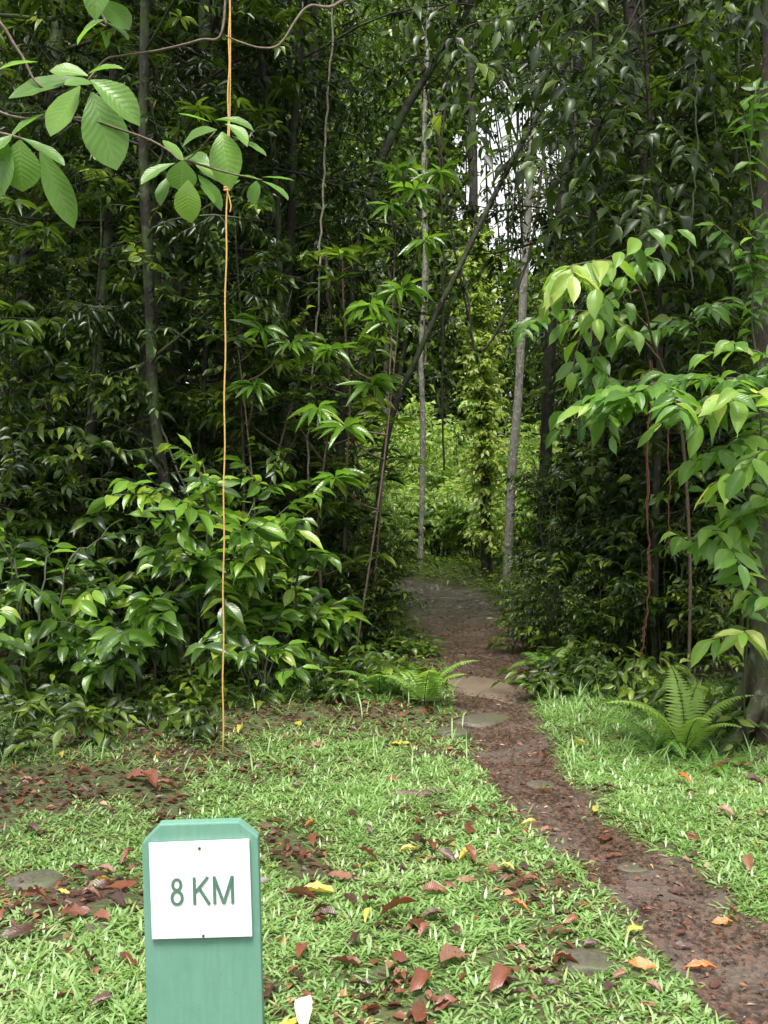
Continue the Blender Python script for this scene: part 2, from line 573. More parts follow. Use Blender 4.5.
def make_shrub(name, seed, h, r, nb, leafL, leafW, lmat='shrub', kind='near', tw=3, nlf=8, base_r=.15, stem_r=.012, rb=.45, rv=.25, droop=.32, face=(0, -.35, 0)):
    rs = np.random.RandomState(seed)
    root = empty(name)
    tb, lv = Tubes(), Leaves()
    for i in range(nb):
        az = i * 2.399 + rs.uniform(-.4, .4)
        q = rs.uniform(0.15, 1) ** .6
        b = np.array((math.cos(az), math.sin(az), 0)) * base_r * rs.rand()
        out = r * q * rs.uniform(.5, 1); top = h * rs.uniform(.35, 1) * (1 - .35 * q * q)
        e = np.array((math.cos(az) * out, math.sin(az) * out, top))
        mid = b * .5 + e * .5 + np.array((0, 0, top * .25)) - np.array((math.cos(az), math.sin(az), 0)) * out * .15
        b[2] = -.05
        P = catmull([b, mid, e], 6)
        P[1:] += rs.normal(size=(len(P) - 1, 3)) * .012
        tb.add(P, np.linspace(stem_r, stem_r * .35, len(P)), 5)
        for j in range(tw + 1):
            ls = rs.uniform(.7, 1.15)
            if j == 0:
                Tp = P[len(P) // 2:]
                nn = nlf
            else:
                k = rs.randint(len(P) // 3, len(P) - 1)
                dv = np.array((math.cos(az + rs.uniform(-1.3, 1.3)), math.sin(az + rs.uniform(-1.3, 1.3)), rs.uniform(-.15, .6)))
                Tp = grow(rs, P[k], dv, rs.uniform(.5, 1) * max(.25, r * .42), 4, .15, -.06)
                tb.add(Tp, np.linspace(stem_r * .45, stem_r * .25, len(Tp)), 4)
                nn = nlf
            leafy_twig(lv, rs, Tp, nn, leafL * ls, leafW * ls, kind, droop * rs.uniform(.3, 1.6), .15, .85, np.clip(rb + rs.normal() * .12, 0, 1), rv, .45, face)
    obj('stem', tb.mesh('stem', M['twig']), root)
    obj('foliage', lv.mesh('foliage', M[lmat], seed), root)
    return root


def make_whorl_sapling(name, seed, H, nb, leafL, leafW, lmat='mid', nleaf=10, c0=.35, rb=.6, reach=.8, kind='lan'):
    rs = np.random.RandomState(seed)
    root = empty(name)
    tb, lv = Tubes(), Leaves()
    P = grow(rs, (0, 0, -.1), (rs.uniform(-.08, .08), rs.uniform(-.1, .05), 1), H, 10, .05)
    P = catmull(P, 3)
    tb.add(P, np.linspace(.022, .007, len(P)), 6)
    ends = [(P[-1], norm(P[-1] - P[-2]))]
    for i in range(nb):
        f = c0 + (1 - c0) * (i + rs.rand() * .6) / nb
        k = min(int(f * (len(P) - 1)), len(P) - 2)
        az = i * 2.4 + rs.uniform(-.3, .3)
        Bp = grow(rs, P[k], (math.cos(az), math.sin(az), .45), reach * rs.uniform(.5, 1.1), 5, .1, .03)
        tb.add(Bp, np.linspace(.008, .004, len(Bp)), 5)
        ends.append((Bp[-1], norm(Bp[-1] - Bp[-2])))
        ends.append((Bp[3], norm(Bp[3] - Bp[2]) * .5 + Z))
    for p, d in ends:
        m = nleaf
        a = np.arange(m) * 2.399 + rs.uniform(0, 6)
        el = rs.uniform(-.35, .25, m)
        D = np.stack([np.cos(a) * np.cos(el), np.sin(a) * np.cos(el), np.sin(el)], 1) + d * .25
        N = Z + rs.normal(size=(m, 3)) * .15
        Ls = leafL * rs.uniform(.7, 1.1, m)
        lv.add(np.repeat(p[None], m, 0) + D * .01, D, N, Ls, leafW * Ls / leafL, np.clip(rb + rs.normal(size=m) * .18, 0, 1), kind)
    obj('stem', tb.mesh('stem', M['twig_brown']), root)
    obj('foliage', lv.mesh('foliage', M[lmat], seed), root)
    return root


def make_fern(name, seed, nf, L, rb=.5, el=.9, pinL=.1, lmat='fern', azs=None):
    rs = np.random.RandomState(seed)
    root = empty(name)
    tb, lv = Tubes(), Leaves()
    for i in range(nf):
        az = azs[i] if azs else i * 2.4 + rs.uniform(-.4, .4)
        l = L * rs.uniform(.7, 1.1)
        e0 = el + rs.uniform(-.25, .25)
        P = [np.array((0, 0, -.02))]
        for k in range(14):
            e = e0 - 1.5 * (k / 14) ** 1.3
            P.append(P[-1] + np.array((math.cos(az) * math.cos(e), math.sin(az) * math.cos(e), math.sin(e))) * l / 14)
        P = np.array(P)
        tb.add(P, np.linspace(.004, .0015, len(P)), 4)
        m = 30
        Q = resample(P, m); T = norm(np.gradient(Q, axis=0))
        S = norm(np.cross(T, Z))
        t = np.linspace(0, 1, m)
        pl = pinL * (np.sin(PI * np.clip(t * .95 + .05, 0, 1) ** .75) * .9 + .08) * (t > .12)
        up = np.cross(S, T)
        for sg in (1, -1):
            D = S * sg + T * .35 + np.array((0, 0, -.12))
            k = pl > 0.005
            lv.add(Q[k], D[k], up[k] + rs.normal(size=(k.sum(), 3)) * .12, pl[k], l / m * 1.25, np.clip(rb + rs.normal(size=k.sum()) * .08 + rs.normal() * .1, 0, 1), 'pin')
    obj('stalk', tb.mesh('stalk', M['twig']), root)
    obj('frond', lv.mesh('frond', M[lmat], seed), root)
    return root


def copy_tree(o):
    c = o.copy(); COL.objects.link(c)
    for ch in PARTS.get(o.name, []):
        d = ch.copy(); COL.objects.link(d); d.parent = c
    return c


PARTS = {}


def proto(root):
    PARTS[root.name] = [c for c in bpy.data.objects if c.parent is root]
    root['used'] = 0
    return root


ITEMS = []          # (object, look, place words, category, group) labelled together at the end


def put(p, x, y, s=1.0, rz=0.0, dz=0.0, tilt=(0, 0)):
    if p.get('used') == 0:
        o = p; p['used'] = 1
    else:
        o = copy_tree(p)
    if 'used' in o: pass
    o.location = (x, y, hz(x, y) + dz)
    o.rotation_euler = (tilt[0], tilt[1], rz)
    o.scale = (s, s, s)
    return o


def seed_xy(px, Y):
    return (px - 384) / F * Y, Y


# ================================================================== GROUND
def spaced(lo, hi, a, b, step, far):
    mid = list(np.arange(a, b, step))
    out, x, s = [], a, step
    while x > lo:
        s *= 1.25; x -= s; out.append(x)
    left = out[::-1]
    out, x, s = [], mid[-1], step
    while x < hi:
        s *= 1.25; x += s; out.append(x)
    return np.array(left + mid + out)


gx = spaced(-200, 200, -5, 5, .06, 0)
gy = spaced(-200, 300, 1.2, 13, .06, 0)
GX, GY = np.meshgrid(gx, gy)
pd = path_dist(GX, GY)
GZ = height(GX, GY, pd)
GZ = GZ + .006 * noise2(GX, GY, 14, 3) * (np.abs(GX) < 6)
nx, ny = len(gx), len(gy)
i = np.arange(ny - 1)[:, None] * nx; j = np.arange(nx - 1)[None]
gf = np.stack([i + j, i + j + 1, i + nx + j + 1, i + nx + j], -1).reshape(-1, 4)

gm = mat('forest_floor'); g = G(gm)
geo = g.n('NewGeometry')
a = g.noise(geo.outputs['Position'], 2.2, 6)
b = g.noise(geo.outputs['Position'], 26, 6, .7)
c = g.n('TexVoronoi', Scale=38.0); g.l(geo.outputs['Position'], c.inputs['Vector'])
col = g.ramp(b.outputs['Fac'], [(.3, (.016, .010, .007)), (.55, (.045, .027, .018)), (.75, (.10, .055, .034))])
lc = g.mix(.5, c.outputs['Color'], (.5, .3, .2))
col = g.mix(.35, col, g.mix(1.0, lc, (.2, .12, .08), 'MULTIPLY'))
col = g.mix(g.ramp(a.outputs['Fac'], [(.36, 0.), (.5, .75)]), col, (.06, .09, .024))
p = g.n('BsdfPrincipled', Roughness=.7); g.l(col, p.inputs['Base Color'])
hb = g.math('ADD', b.outputs['Fac'], g.math('MULTIPLY', c.outputs['Distance'], .8))
g.l(g.bump(hb, .9, .02), p.inputs['Normal'])
o = g.n('OutputMaterial'); g.l(p.outputs[0], o.inputs[0])
ground = obj('ground', raw_mesh('ground', np.stack([GX, GY, GZ], -1).reshape(-1, 3), [gf], gm))
tag(ground, 'damp brown forest floor with moss and leaf litter', 'ground', kind='structure')

# path strip
pcs = catmull(_px, 40)
seg = np.r_[0, np.cumsum(np.hypot(*np.diff(pcs[:, :2], axis=0).T))]
q = np.arange(0, seg[-1], .05)
pxx = np.interp(q, seg, pcs[:, 0]); pyy = np.interp(q, seg, pcs[:, 1]); pw = np.interp(q, seg, pcs[:, 2])
tx, ty = np.gradient(pxx), np.gradient(pyy); tl = np.hypot(tx, ty); tx /= tl; ty /= tl
NC = 21
u = np.linspace(-1, 1, NC)
rsp = np.random.RandomState(9)
e1 = .06 * (noise2(q, q * 0, 5, 11) + noise2(q, q * 0, 16, 12)); e2 = .06 * (noise2(q, q * 0, 5, 13) + noise2(q, q * 0, 16, 14))
hw = pw[:, None] / 2 * np.abs(u)[None] * 1.12 + np.where(u[None] > 0, e1[:, None], e2[:, None]) * np.abs(u)[None]
PX = pxx[:, None] + ty[:, None] * np.sign(u)[None] * hw
PY = pyy[:, None] - tx[:, None] * np.sign(u)[None] * hw
edge = np.clip((np.abs(u) - .8) / .2, 0, 1)[None]
PZ = height(PX, PY) + .006 * noise2(PX, PY, 14, 3) + .010 + .006 * noise2(PX, PY, 22, 21) - .022 * edge
i = np.arange(len(q) - 1)[:, None] * NC; j = np.arange(NC - 1)[None]
pf = np.stack([i + j, i + NC + j, i + NC + j + 1, i + j + 1], -1).reshape(-1, 4)
pm = mat('trodden_mud'); g = G(pm)
geo = g.n('NewGeometry'); sp = g.n('SeparateXYZ'); g.l(geo.outputs['Position'], sp.inputs[0])
a = g.noise(geo.outputs['Position'], 3.5, 5)
b = g.noise(geo.outputs['Position'], 45, 6, .7)
mp = g.n('Mapping'); mp.inputs['Scale'].default_value = (1, .45, 1); mp.inputs['Rotation'].default_value = (0, 0, .6)
g.l(geo.outputs['Position'], mp.inputs[0])
c = g.n('TexVoronoi', Scale=70.0); g.l(mp.outputs[0], c.inputs['Vector'])
col = g.ramp(b.outputs['Fac'], [(.3, (.014, .009, .007)), (.52, (.052, .034, .026)), (.72, (.15, .11, .088))])
chip = g.ramp(c.outputs['Color'], [(.60, 0.), (.64, 1.)])
col = g.mix(g.math('MULTIPLY', chip, .55), col, (.15, .085, .06))
col = g.mix(g.ramp(a.outputs['Fac'], [(.5, 0.), (.64, .6)]), col, (.105, .083, .068))
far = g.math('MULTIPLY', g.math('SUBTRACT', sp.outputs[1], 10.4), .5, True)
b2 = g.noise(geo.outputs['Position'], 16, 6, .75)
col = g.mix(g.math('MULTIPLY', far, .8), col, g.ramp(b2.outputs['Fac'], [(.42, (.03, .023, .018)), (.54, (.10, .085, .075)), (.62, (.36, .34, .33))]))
p = g.n('BsdfPrincipled'); g.l(col, p.inputs['Base Color'])
g.l(g.ramp(a.outputs['Fac'], [(.4, .25), (.6, .6)]), p.inputs['Roughness'])
g.l(g.bump(g.math('ADD', b.outputs['Fac'], g.math('MULTIPLY', c.outputs['Distance'], .6)), .8, .012), p.inputs['Normal'])
o = g.n('OutputMaterial'); g.l(p.outputs[0], o.inputs[0])
path = obj('path', raw_mesh('path', np.stack([PX, PY, PZ], -1).reshape(-1, 3), [pf], pm))
tag(path, 'narrow muddy footpath running into the forest', 'path', kind='structure')

# ================================================================== GRASS (stuff)
def bare(x, y):
    """where the lawn is thin: 1 = no grass"""
    def blob(px, py, rx, ry):
        cx, cy = ground_pt(px, py)
        return np.exp(-(((x - cx) / rx) ** 2 + ((y - cy) / ry) ** 2))
    b = .85 * blob(110, 880, .2, .36) + .75 * blob(20, 905, .28, .4) + .6 * blob(400, 930, .12, .15) + .5 * blob(440, 845, .2, .2) + .6 * blob(40, 790, .5, .35) + .5 * blob(280, 990, .12, .3)
    b = b + 1.0 * blob(300, 718, .95, .5) + .95 * blob(120, 728, .8, .6) + .8 * blob(60, 775, .6, .5) + .7 * blob(250, 765, .6, .3) + .6 * blob(430, 745, .3, .4) + .7 * blob(420, 710, .35, .6) + .5 * blob(160, 785, .2, .2) + .35 * blob(390, 860, .3, .15)
    b = b + .5 * blob(690, 880, .15, .3) + .5 * blob(560, 900, .1, .3)
    b = b + np.clip((y - 6.9 - .25 * noise2(x, y, 2.5, 5)) / .9, 0, 1.2)
    b = b + .9 * np.clip(noise2(x, y, 6, 8) * 2.6 - .3, 0, 1) * np.where(x < .9, 1, .5)
    return b


rs = np.random.RandomState(3)
NB = 330000
NT = 42000
CX = rs.uniform(-3.9, 3.9, NT); CY = rs.uniform(2.1, 8.2, NT)
pdx = path_dist(CX, CY) - .06 * noise2(CX, CY, 9, 6) - .05 * noise2(CX, CY, 23, 16) + .03
keep = (rs.rand(NT) < np.clip(1.05 - bare(CX, CY), 0.02, 1)) & (rs.rand(NT) < np.clip(pdx / .10 + .12, 0, 1)) & (np.abs(CX) < CY * .45 + .5)
keep &= np.hypot(CX - ground_pt(585, 962)[0], CY - ground_pt(585, 962)[1]) > .085
CX, CY = CX[keep], CY[keep]
NPT = rs.randint(5, 17, len(CX))
ti = np.repeat(np.arange(len(CX)), NPT)
tsz = np.repeat(rs.uniform(.6, 1.25, len(CX)), NPT)
ox, oy = CX[ti], CY[ti]
X2 = ox + rs.normal(size=len(ti)) * .020; Y2 = oy + rs.normal(size=len(ti)) * .020
n = len(X2)
az = np.arctan2(Y2 - oy, X2 - ox) + rs.normal(size=n) * .7
el = rs.uniform(.1, 1.15, n)
D = np.stack([np.cos(az) * np.cos(el), np.sin(az) * np.cos(el), np.sin(el)], 1)
N = np.stack([-np.cos(az) * np.sin(el), -np.sin(az) * np.sin(el), np.cos(el)], 1) + rs.normal(size=(n, 3)) * .2
hgt = (.75 + .35 * noise2(X2, Y2, 3, 7) + .25 * np.clip((Y2 - 5.5), 0, 1.5))
Lg = tsz * rs.uniform(.036, .08, n) * np.clip(hgt, .5, 1.5)
TPL['blade'] = [template(lambda t: (1 - t ** 2.2) * .9 + .1, 3, 1, d, 0) for d in (.5, 1.1, 1.6)]
for V, UV, Fa in TPL['blade']:
    V[:, 2] += 0
gl = Leaves()
rnd = np.clip(.55 + .18 * noise2(X2, Y2, 4, 9) + np.repeat(rs.normal(size=len(CX)) * .2, NPT) + rs.normal(size=n) * .15, 0, .93)
rnd = np.where(rs.rand(n) < .012, 1.0, rnd)
gl.add(np.stack([X2, Y2, height(X2, Y2) + .002], 1), D, N, Lg, rs.uniform(.0065, .0125, n), rnd, 'blade')
# longer tufts at the forest edge
k = 2600
gl2 = []
X = rs.uniform(-3.6, 3.6, k * 3); Y = rs.uniform(5.2, 7.8, k * 3)
m = (path_dist(X, Y) > .05) & (rs.rand(k * 3) < np.where(X > .7, .9, .25)) & ((X < .7) | (Y < 7.2))
X, Y = X[m], Y[m]; cx_, cy_ = np.round(X / .17) * .17 + .06 * np.sin(Y * 9), np.round(Y / .17) * .17
az = rs.uniform(0, 6.3, len(X)); el = rs.uniform(.5, 1.3, len(X))
X, Y = cx_ + (X - cx_) * .3, cy_ + (Y - cy_) * .3
D = np.stack([np.cos(az) * np.cos(el), np.sin(az) * np.cos(el), np.sin(el)], 1)
gl.add(np.stack([X, Y, height(X, Y)], 1), D, np.stack([-np.cos(az), -np.sin(az), .4 + 0 * az], 1), rs.uniform(.1, .22, len(X)), rs.uniform(.006, .011, len(X)), np.clip(rs.normal(size=len(X)) * .15 + .5, 0, 1), 'blade')
grass = obj('grass', gl.mesh('grass', M['grass']))
tag(grass, 'bright green broad bladed grass of the clearing', 'grass', kind='stuff')

# ================================================================== LITTER (stuff)
litm = leaf_mat('dead_leaf_bits', [(0, (.03, .016, .011)), (.4, (.07, .026, .016)), (.72, (.15, .055, .03)), (.88, (.28, .14, .07)), (1, (.55, .42, .28))], .4, .08)
ll = Leaves()
NL = 60000
X = rs.uniform(-3.6, 4.2, NL); Y = rs.uniform(2.2, 12, NL)
pdx = path_dist(X, Y)
prob = np.where(pdx < .02, .95, np.clip(bare(X, Y) * .9, .06, .8)) * np.where(Y > 9, .5, 1)
m = rs.rand(NL) < prob
X, Y, pdx = X[m], Y[m], pdx[m]
n = len(X); az = rs.uniform(0, 6.3, n)
D = np.stack([np.cos(az), np.sin(az), rs.uniform(-.1, .25, n)], 1)
big = np.where(pdx < .02, rs.uniform(.008, .038, n), rs.uniform(.015, .06, n))
wdt = big * np.where(pdx < .02, rs.uniform(.15, .5, n), rs.uniform(.35, .7, n))
rnd = np.clip(rs.beta(2, 2.5, n) + np.where(pdx < .02, .1, 0), 0, 1)
ll.add(np.stack([X, Y, height(X, Y) + np.where(pdx < 0, .016, .008)], 1), D, Z + rs.normal(size=(n, 3)) * .35, big, wdt, rnd, 'low')
litter = obj('leaf_litter', ll.mesh('leaf_litter', litm))
tag(litter, 'small brown leaf and wood fragments strewn on path and ground', 'leaf litter', kind='stuff')

# ================================================================== KILOMETRE POST
def prism(outline, d0, d1, name, material, bevel=0.0, parent=None):
    """outline (x,z) extruded from y=d0 to y=d1"""
    import bmesh
    bm = bmesh.new()
    vs_ = [bm.verts.new((x, d0, z)) for x, z in outline]
    f = bm.faces.new(vs_)
    r = bmesh.ops.extrude_face_region(bm, geom=[f])
    for v in r['geom']:
        if isinstance(v, bmesh.types.BMVert): v.co.y = d1
    bmesh.ops.recalc_face_normals(bm, faces=bm.faces)
    if bevel:
        bmesh.ops.bevel(bm, geom=list(bm.edges), offset=bevel, segments=2, affect='EDGES', profile=.6)
    me = bpy.data.meshes.new(name); bm.to_mesh(me); bm.free()
    me.materials.append(material)
    return obj(name, me, parent)


PD = 1.62
gp = mat('green_paint'); g = G(gp)
tc = g.n('TexCoord')
mp = g.n('Mapping'); mp.inputs['Scale'].default_value = (1, 1, .12); g.l(tc.outputs['Object'], mp.inputs[0])
a = g.noise(mp.outputs[0], 90, 5, .6); b = g.noise(tc.outputs['Object'], 11, 5); c = g.noise(tc.outputs['Object'], 160, 3)
col = g.ramp(a.outputs['Fac'], [(.3, (.105, .235, .175)), (.7, (.125, .275, .21))])
col = g.mix(g.ramp(b.outputs['Fac'], [(.52, 0.), (.62, .4)]), col, (.085, .225, .16))
col = g.mix(g.ramp(c.outputs['Fac'], [(.66, 0.), (.72, .6)]), col, (.03, .08, .05))
d_ = g.noise(tc.outputs['Object'], 24, 6, .7)
col = g.mix(g.ramp(d_.outputs['Fac'], [(.56, 0.), (.7, .45)]), col, (.165, .30, .235))
e_ = g.noise(mp.outputs[0], 28, 5, .7)
col = g.mix(g.ramp(e_.outputs['Fac'], [(.58, 0.), (.68, .22)]), col, (.06, .14, .09))
p = g.n('BsdfPrincipled', Roughness=.5); g.l(col, p.inputs['Base Color'])
g.l(g.bump(a.outputs['Fac'], .25, .002), p.inputs['Normal'])
o = g.n('OutputMaterial'); g.l(p.outputs[0], o.inputs[0])
wp = mat('white_panel_paint'); g = G(wp)
tc = g.n('TexCoord'); a = g.noise(tc.outputs['Object'], 60, 4); b = g.noise(tc.outputs['Object'], 9, 4)
col = g.ramp(a.outputs['Fac'], [(.3, (.70, .70, .71)), (.6, (.76, .76, .77))])
col = g.mix(g.ramp(b.outputs['Fac'], [(.55, 0.), (.72, .55)]), col, (.60, .60, .54))
p = g.n('BsdfPrincipled', Roughness=.45); g.l(col, p.inputs['Base Color'])
o = g.n('OutputMaterial'); g.l(p.outputs[0], o.inputs[0])
letm = simple_mat('grey_green_lettering', (.055, .13, .095), .6, (.07, .17, .12), 0, 90)
nailm = simple_mat('rusty_nail', (.08, .05, .03), .5, (.03, .02, .015), .2, 200)

tc_ = at(199.5, 823, PD)
k = PD / F
post = empty('marker_post', (tc_[0], PD, 0))
pw2 = 58.5 * k
ztop = tc_[2]
zch = ztop - 19 * k; wch = 40 * k
prism([(-pw2, -.3), (pw2, -.3), (pw2, zch + 3 * k), (wch, ztop), (-wch, ztop), (-pw2, zch)], 0, .024, 'board', gp, .0025, post)
pc = at(199.5, 889, PD - .006)
pn = prism([(-50 * k, -49 * k), (50.5 * k, -49.5 * k), (50 * k, 49 * k), (-50.5 * k, 48 * k)], -.0075, -.0015, 'sign_panel', wp, .0008, post)
pn.location = (0, 0, pc[2])


def strokes(polys, parent):
    """flat letters as thin raised strokes: list of (points, closed)"""
    import bmesh
    bm = bmesh.new()
    wd = 1.55 * k
    for pts, closed in polys:
        P = np.array(pts, float)
        n = len(P)
        L_, R_ = [], []
        for i in range(n):
            a = P[(i - 1) % n] if (closed or i > 0) else P[i]
            b = P[(i + 1) % n] if (closed or i < n - 1) else P[i]
            t1 = P[i] - a; t2 = b - P[i]
            t = (t1 / (np.linalg.norm(t1) + 1e-9) + t2 / (np.linalg.norm(t2) + 1e-9)); t /= np.linalg.norm(t) + 1e-9
            nn = np.array((-t[1], t[0]))
            h = wd
            L_.append(P[i] + nn * h); R_.append(P[i] - nn * h)
        m = n if closed else n - 1
        for i in range(m):
            i2 = (i + 1) % n
            quad = [L_[i], L_[i2], R_[i2], R_[i]]
            fr = [bm.verts.new((p_[0], -.0086, p_[1])) for p_ in quad]
            bm.faces.new(fr)
    me = bpy.data.meshes.new('lettering'); bm.to_mesh(me); bm.free(); me.materials.append(letm)
    return obj('lettering', me, parent)


def L(px, py):    # sign pixel offset (from the panel centre at 199.5, 889) to metres
    return ((px - 199.5) * k, -(py - 889) * k)


def oval(cx, cy, rx, ry, n=20):
    return [L(cx + (rx - .9) * math.cos(a), cy + ry * math.sin(a)) for a in np.linspace(0, 2 * PI, n, endpoint=False)]


def seg2(a, b): return ([L(*a), L(*b)], False)


# slightly proud planes so crossing strokes never share one: each stroke polygon pair meets end to end
lt = strokes([(oval(176, 883.2, 5.0, 5.4), True)], pn)
lt.name = 'lettering'
l2 = strokes([(oval(176, 896.3, 6.0, 6.6), True)], pn); l2.location.y = -.0003
l3 = strokes([seg2((193.5, 876), (193.5, 904))], pn); l3.location.y = -.0001
l4 = strokes([([L(207.5, 876), L(194.5, 891.2)], False)], pn); l4.location.y = -.0004
l5 = strokes([([L(198.6, 887.5), L(208.5, 904)], False)], pn); l5.location.y = -.0007
l6 = strokes([seg2((213.6, 904), (213.6, 875.5)), seg2((231.6, 904), (231.6, 875.5))], pn); l6.location.y = -.0005
l7 = strokes([seg2((213.6, 876.2), (222.7, 903.5))], pn); l7.location.y = -.0009
l8 = strokes([seg2((231.6, 876.2), (222.5, 903.5))], pn); l8.location.y = -.0011
for x_, nm in ((l2, 0), (l3, 0), (l4, 0), (l5, 0), (l6, 0)):
    x_.name = 'lettering'
import bmesh
# join all strokes into one lettering mesh
bmj = bmesh.new()
for x_ in (lt, l2, l3, l4, l5, l6, l7, l8):
    tmp = x_.data.copy(); tmp.transform(__import__('mathutils').Matrix.Translation(x_.location)); bmj.from_mesh(tmp); bpy.data.meshes.remove(tmp)
mej = bpy.data.meshes.new('lettering'); bmj.to_mesh(mej); bmj.free(); mej.materials.append(letm)
for x_ in (l2, l3, l4, l5, l6, l7, l8): bpy.data.objects.remove(x_)
lt.data = mej; lt.location = (0, 0, 0); lt.name = 'lettering'
for px_, py_ in ((199.5, 847), (201, 936)):
    bmn = bmesh.new(); bmesh.ops.create_cone(bmn, cap_ends=True, segments=10, radius1=.0026, radius2=.0018, depth=.003)
    bmesh.ops.rotate(bmn, verts=bmn.verts, cent=(0, 0, 0), matrix=Euler((PI / 2, 0, 0)).to_matrix())
    men = bpy.data.meshes.new('nail'); bmn.to_mesh(men); bmn.free(); men.materials.append(nailm)
    nl = obj('nail', men, pn); nl.location = (L(px_, py_)[0], -.0085, L(px_, py_)[1])
post.rotation_euler = (0, R(-1.3), R(1.5))
tag(post, 'green painted kilometre post with chamfered top and white 8 KM panel', 'marker post')
# turning about the foot moves the top sideways: bring it back
post.location.x += math.sin(R(1.3)) * ztop

# ================================================================== STONES, SLAB, ROOT
stm = mat('mossy_stone'); g = G(stm)
tc = g.n('TexCoord'); a = g.noise(tc.outputs['Object'], 9, 6, .6); b = g.noise(tc.outputs['Object'], 40, 5, .7)
col = g.ramp(b.outputs['Fac'], [(.3, (.035, .03, .022)), (.7, (.12, .105, .085))])
col = g.mix(g.ramp(a.outputs['Fac'], [(.42, 0.), (.56, .75)]), col, (.06, .07, .028))
p = g.n('BsdfPrincipled', Roughness=.6); g.l(col, p.inputs['Base Color']); g.l(g.bump(b.outputs['Fac'], .6, .008), p.inputs['Normal'])
o = g.n('OutputMaterial'); g.l(p.outputs[0], o.inputs[0])
slm = mat('tan_slab'); g = G(slm)
tc = g.n('TexCoord'); a = g.noise(tc.outputs['Object'], 3, 6, .6); b = g.noise(tc.outputs['Object'], 50, 5, .7)
col = g.ramp(b.outputs['Fac'], [(.3, (.09, .068, .048)), (.7, (.21, .16, .12))])
col = g.mix(g.ramp(a.outputs['Fac'], [(.45, 0.), (.62, .75)]), col, (.09, .065, .045))
p = g.n('BsdfPrincipled', Roughness=.5); g.l(col, p.inputs['Base Color']); g.l(g.bump(b.outputs['Fac'], .4, .004), p.inputs['Normal'])
o = g.n('OutputMaterial'); g.l(p.outputs[0], o.inputs[0])


def stone(px, py, rx, ry, rz, up, name, label, cat, m=stm, seed=0, flat=.5):
    x, y = ground_pt(px, py)
    bm = bmesh.new(); bmesh.ops.create_icosphere(bm, subdivisions=4, radius=1)
    rs = np.random.RandomState(seed)
    for v in bm.verts:
        c_ = v.co
        n_ = float(noise2(np.array(c_.x * 2 + seed), np.array(c_.y * 2 + c_.z), 1.3, seed)) * .26 + float(noise2(np.array(c_.x * 6), np.array(c_.y * 6 + c_.z * 3), 1.3, seed + 1)) * .035
        c_ *= 1 + n_
        if c_.z > flat: c_.z = flat + (c_.z - flat) * .25
        c_.x *= rx; c_.y *= ry; c_.z *= rz
    for f in bm.faces: f.smooth = True
    me = bpy.data.meshes.new(name); bm.to_mesh(me); bm.free(); me.materials.append(m)
    o = obj(name, me, None, (x, y, hz(x, y) + up - rz * flat), rs.uniform(-.5, .5))
    tag(o, label, cat)
    return o


stone(588, 966, .085, .075, .06, .012, 'stone', 'largest mossy grey stone set in the grass left of the path', 'stone', seed=1)
stone(632, 873, .07, .05, .05, .012, 'stone', 'flat grey stone sunk in the middle of the muddy path', 'stone', seed=2)
stone(541, 787, .075, .08, .05, .014, 'stone', 'small greenish stone where the path narrows', 'stone', seed=3)
stone(481, 716, .22, .14, .09, .028, 'stone', 'broad mossy stone kerb just below the tan slab', 'stone', seed=4)
stone(452, 735, .10, .10, .09, .03, 'stone', 'mossy stone at the path edge in front of the fern', 'stone', seed=5)
stone(484, 686, .27, .62, .06, .02, 'stone_slab', 'smooth tan stone slab lying across the path', 'stone slab', slm, 6, .3)
stone(100, 925, .05, .04, .03, .012, 'stone', 'little dark stone in the litter left of the post', 'stone', seed=7)
stone(35, 870, .11, .09, .05, .02, 'stone', 'low grey stone in the bare patch at the left edge', 'stone', seed=8)


def root_thing(name, pts, r, m, label, cat, sides=6, lump=.15):
    P = catmull([(x, y, hz(x, y) + dz) for x, y, dz in pts], 8)
    tb = Tubes(); rr = np.interp(np.linspace(0, 1, len(P)), np.linspace(0, 1, len(r)), r)
    tb.add(P, rr, sides, lump, 3)
    o = obj(name, tb.mesh(name, m)); tag(o, label, cat); return o


rp = [ground_pt(*a) for a in ((375, 800), (395, 797), (418, 799), (440, 796), (455, 801))]
root_thing('exposed_root', [(a, b, d) for (a, b), d in zip(rp, (-.02, .008, .01, .008, -.02))], (.012, .02, .022, .018, .01), M['twig_brown'], 'flat pale brown root crossing the grass left of the path', 'root')
rp = [ground_pt(*a) for a in ((75, 722), (110, 712), (150, 700), (185, 690))]
root_thing('dead_branch', [(a, b, d) for (a, b), d in zip(rp, (.02, .05, .09, .14))], (.012, .015, .012, .006), M['twig_brown'], 'brown fallen branch lying below the big leaved shrub', 'branch')

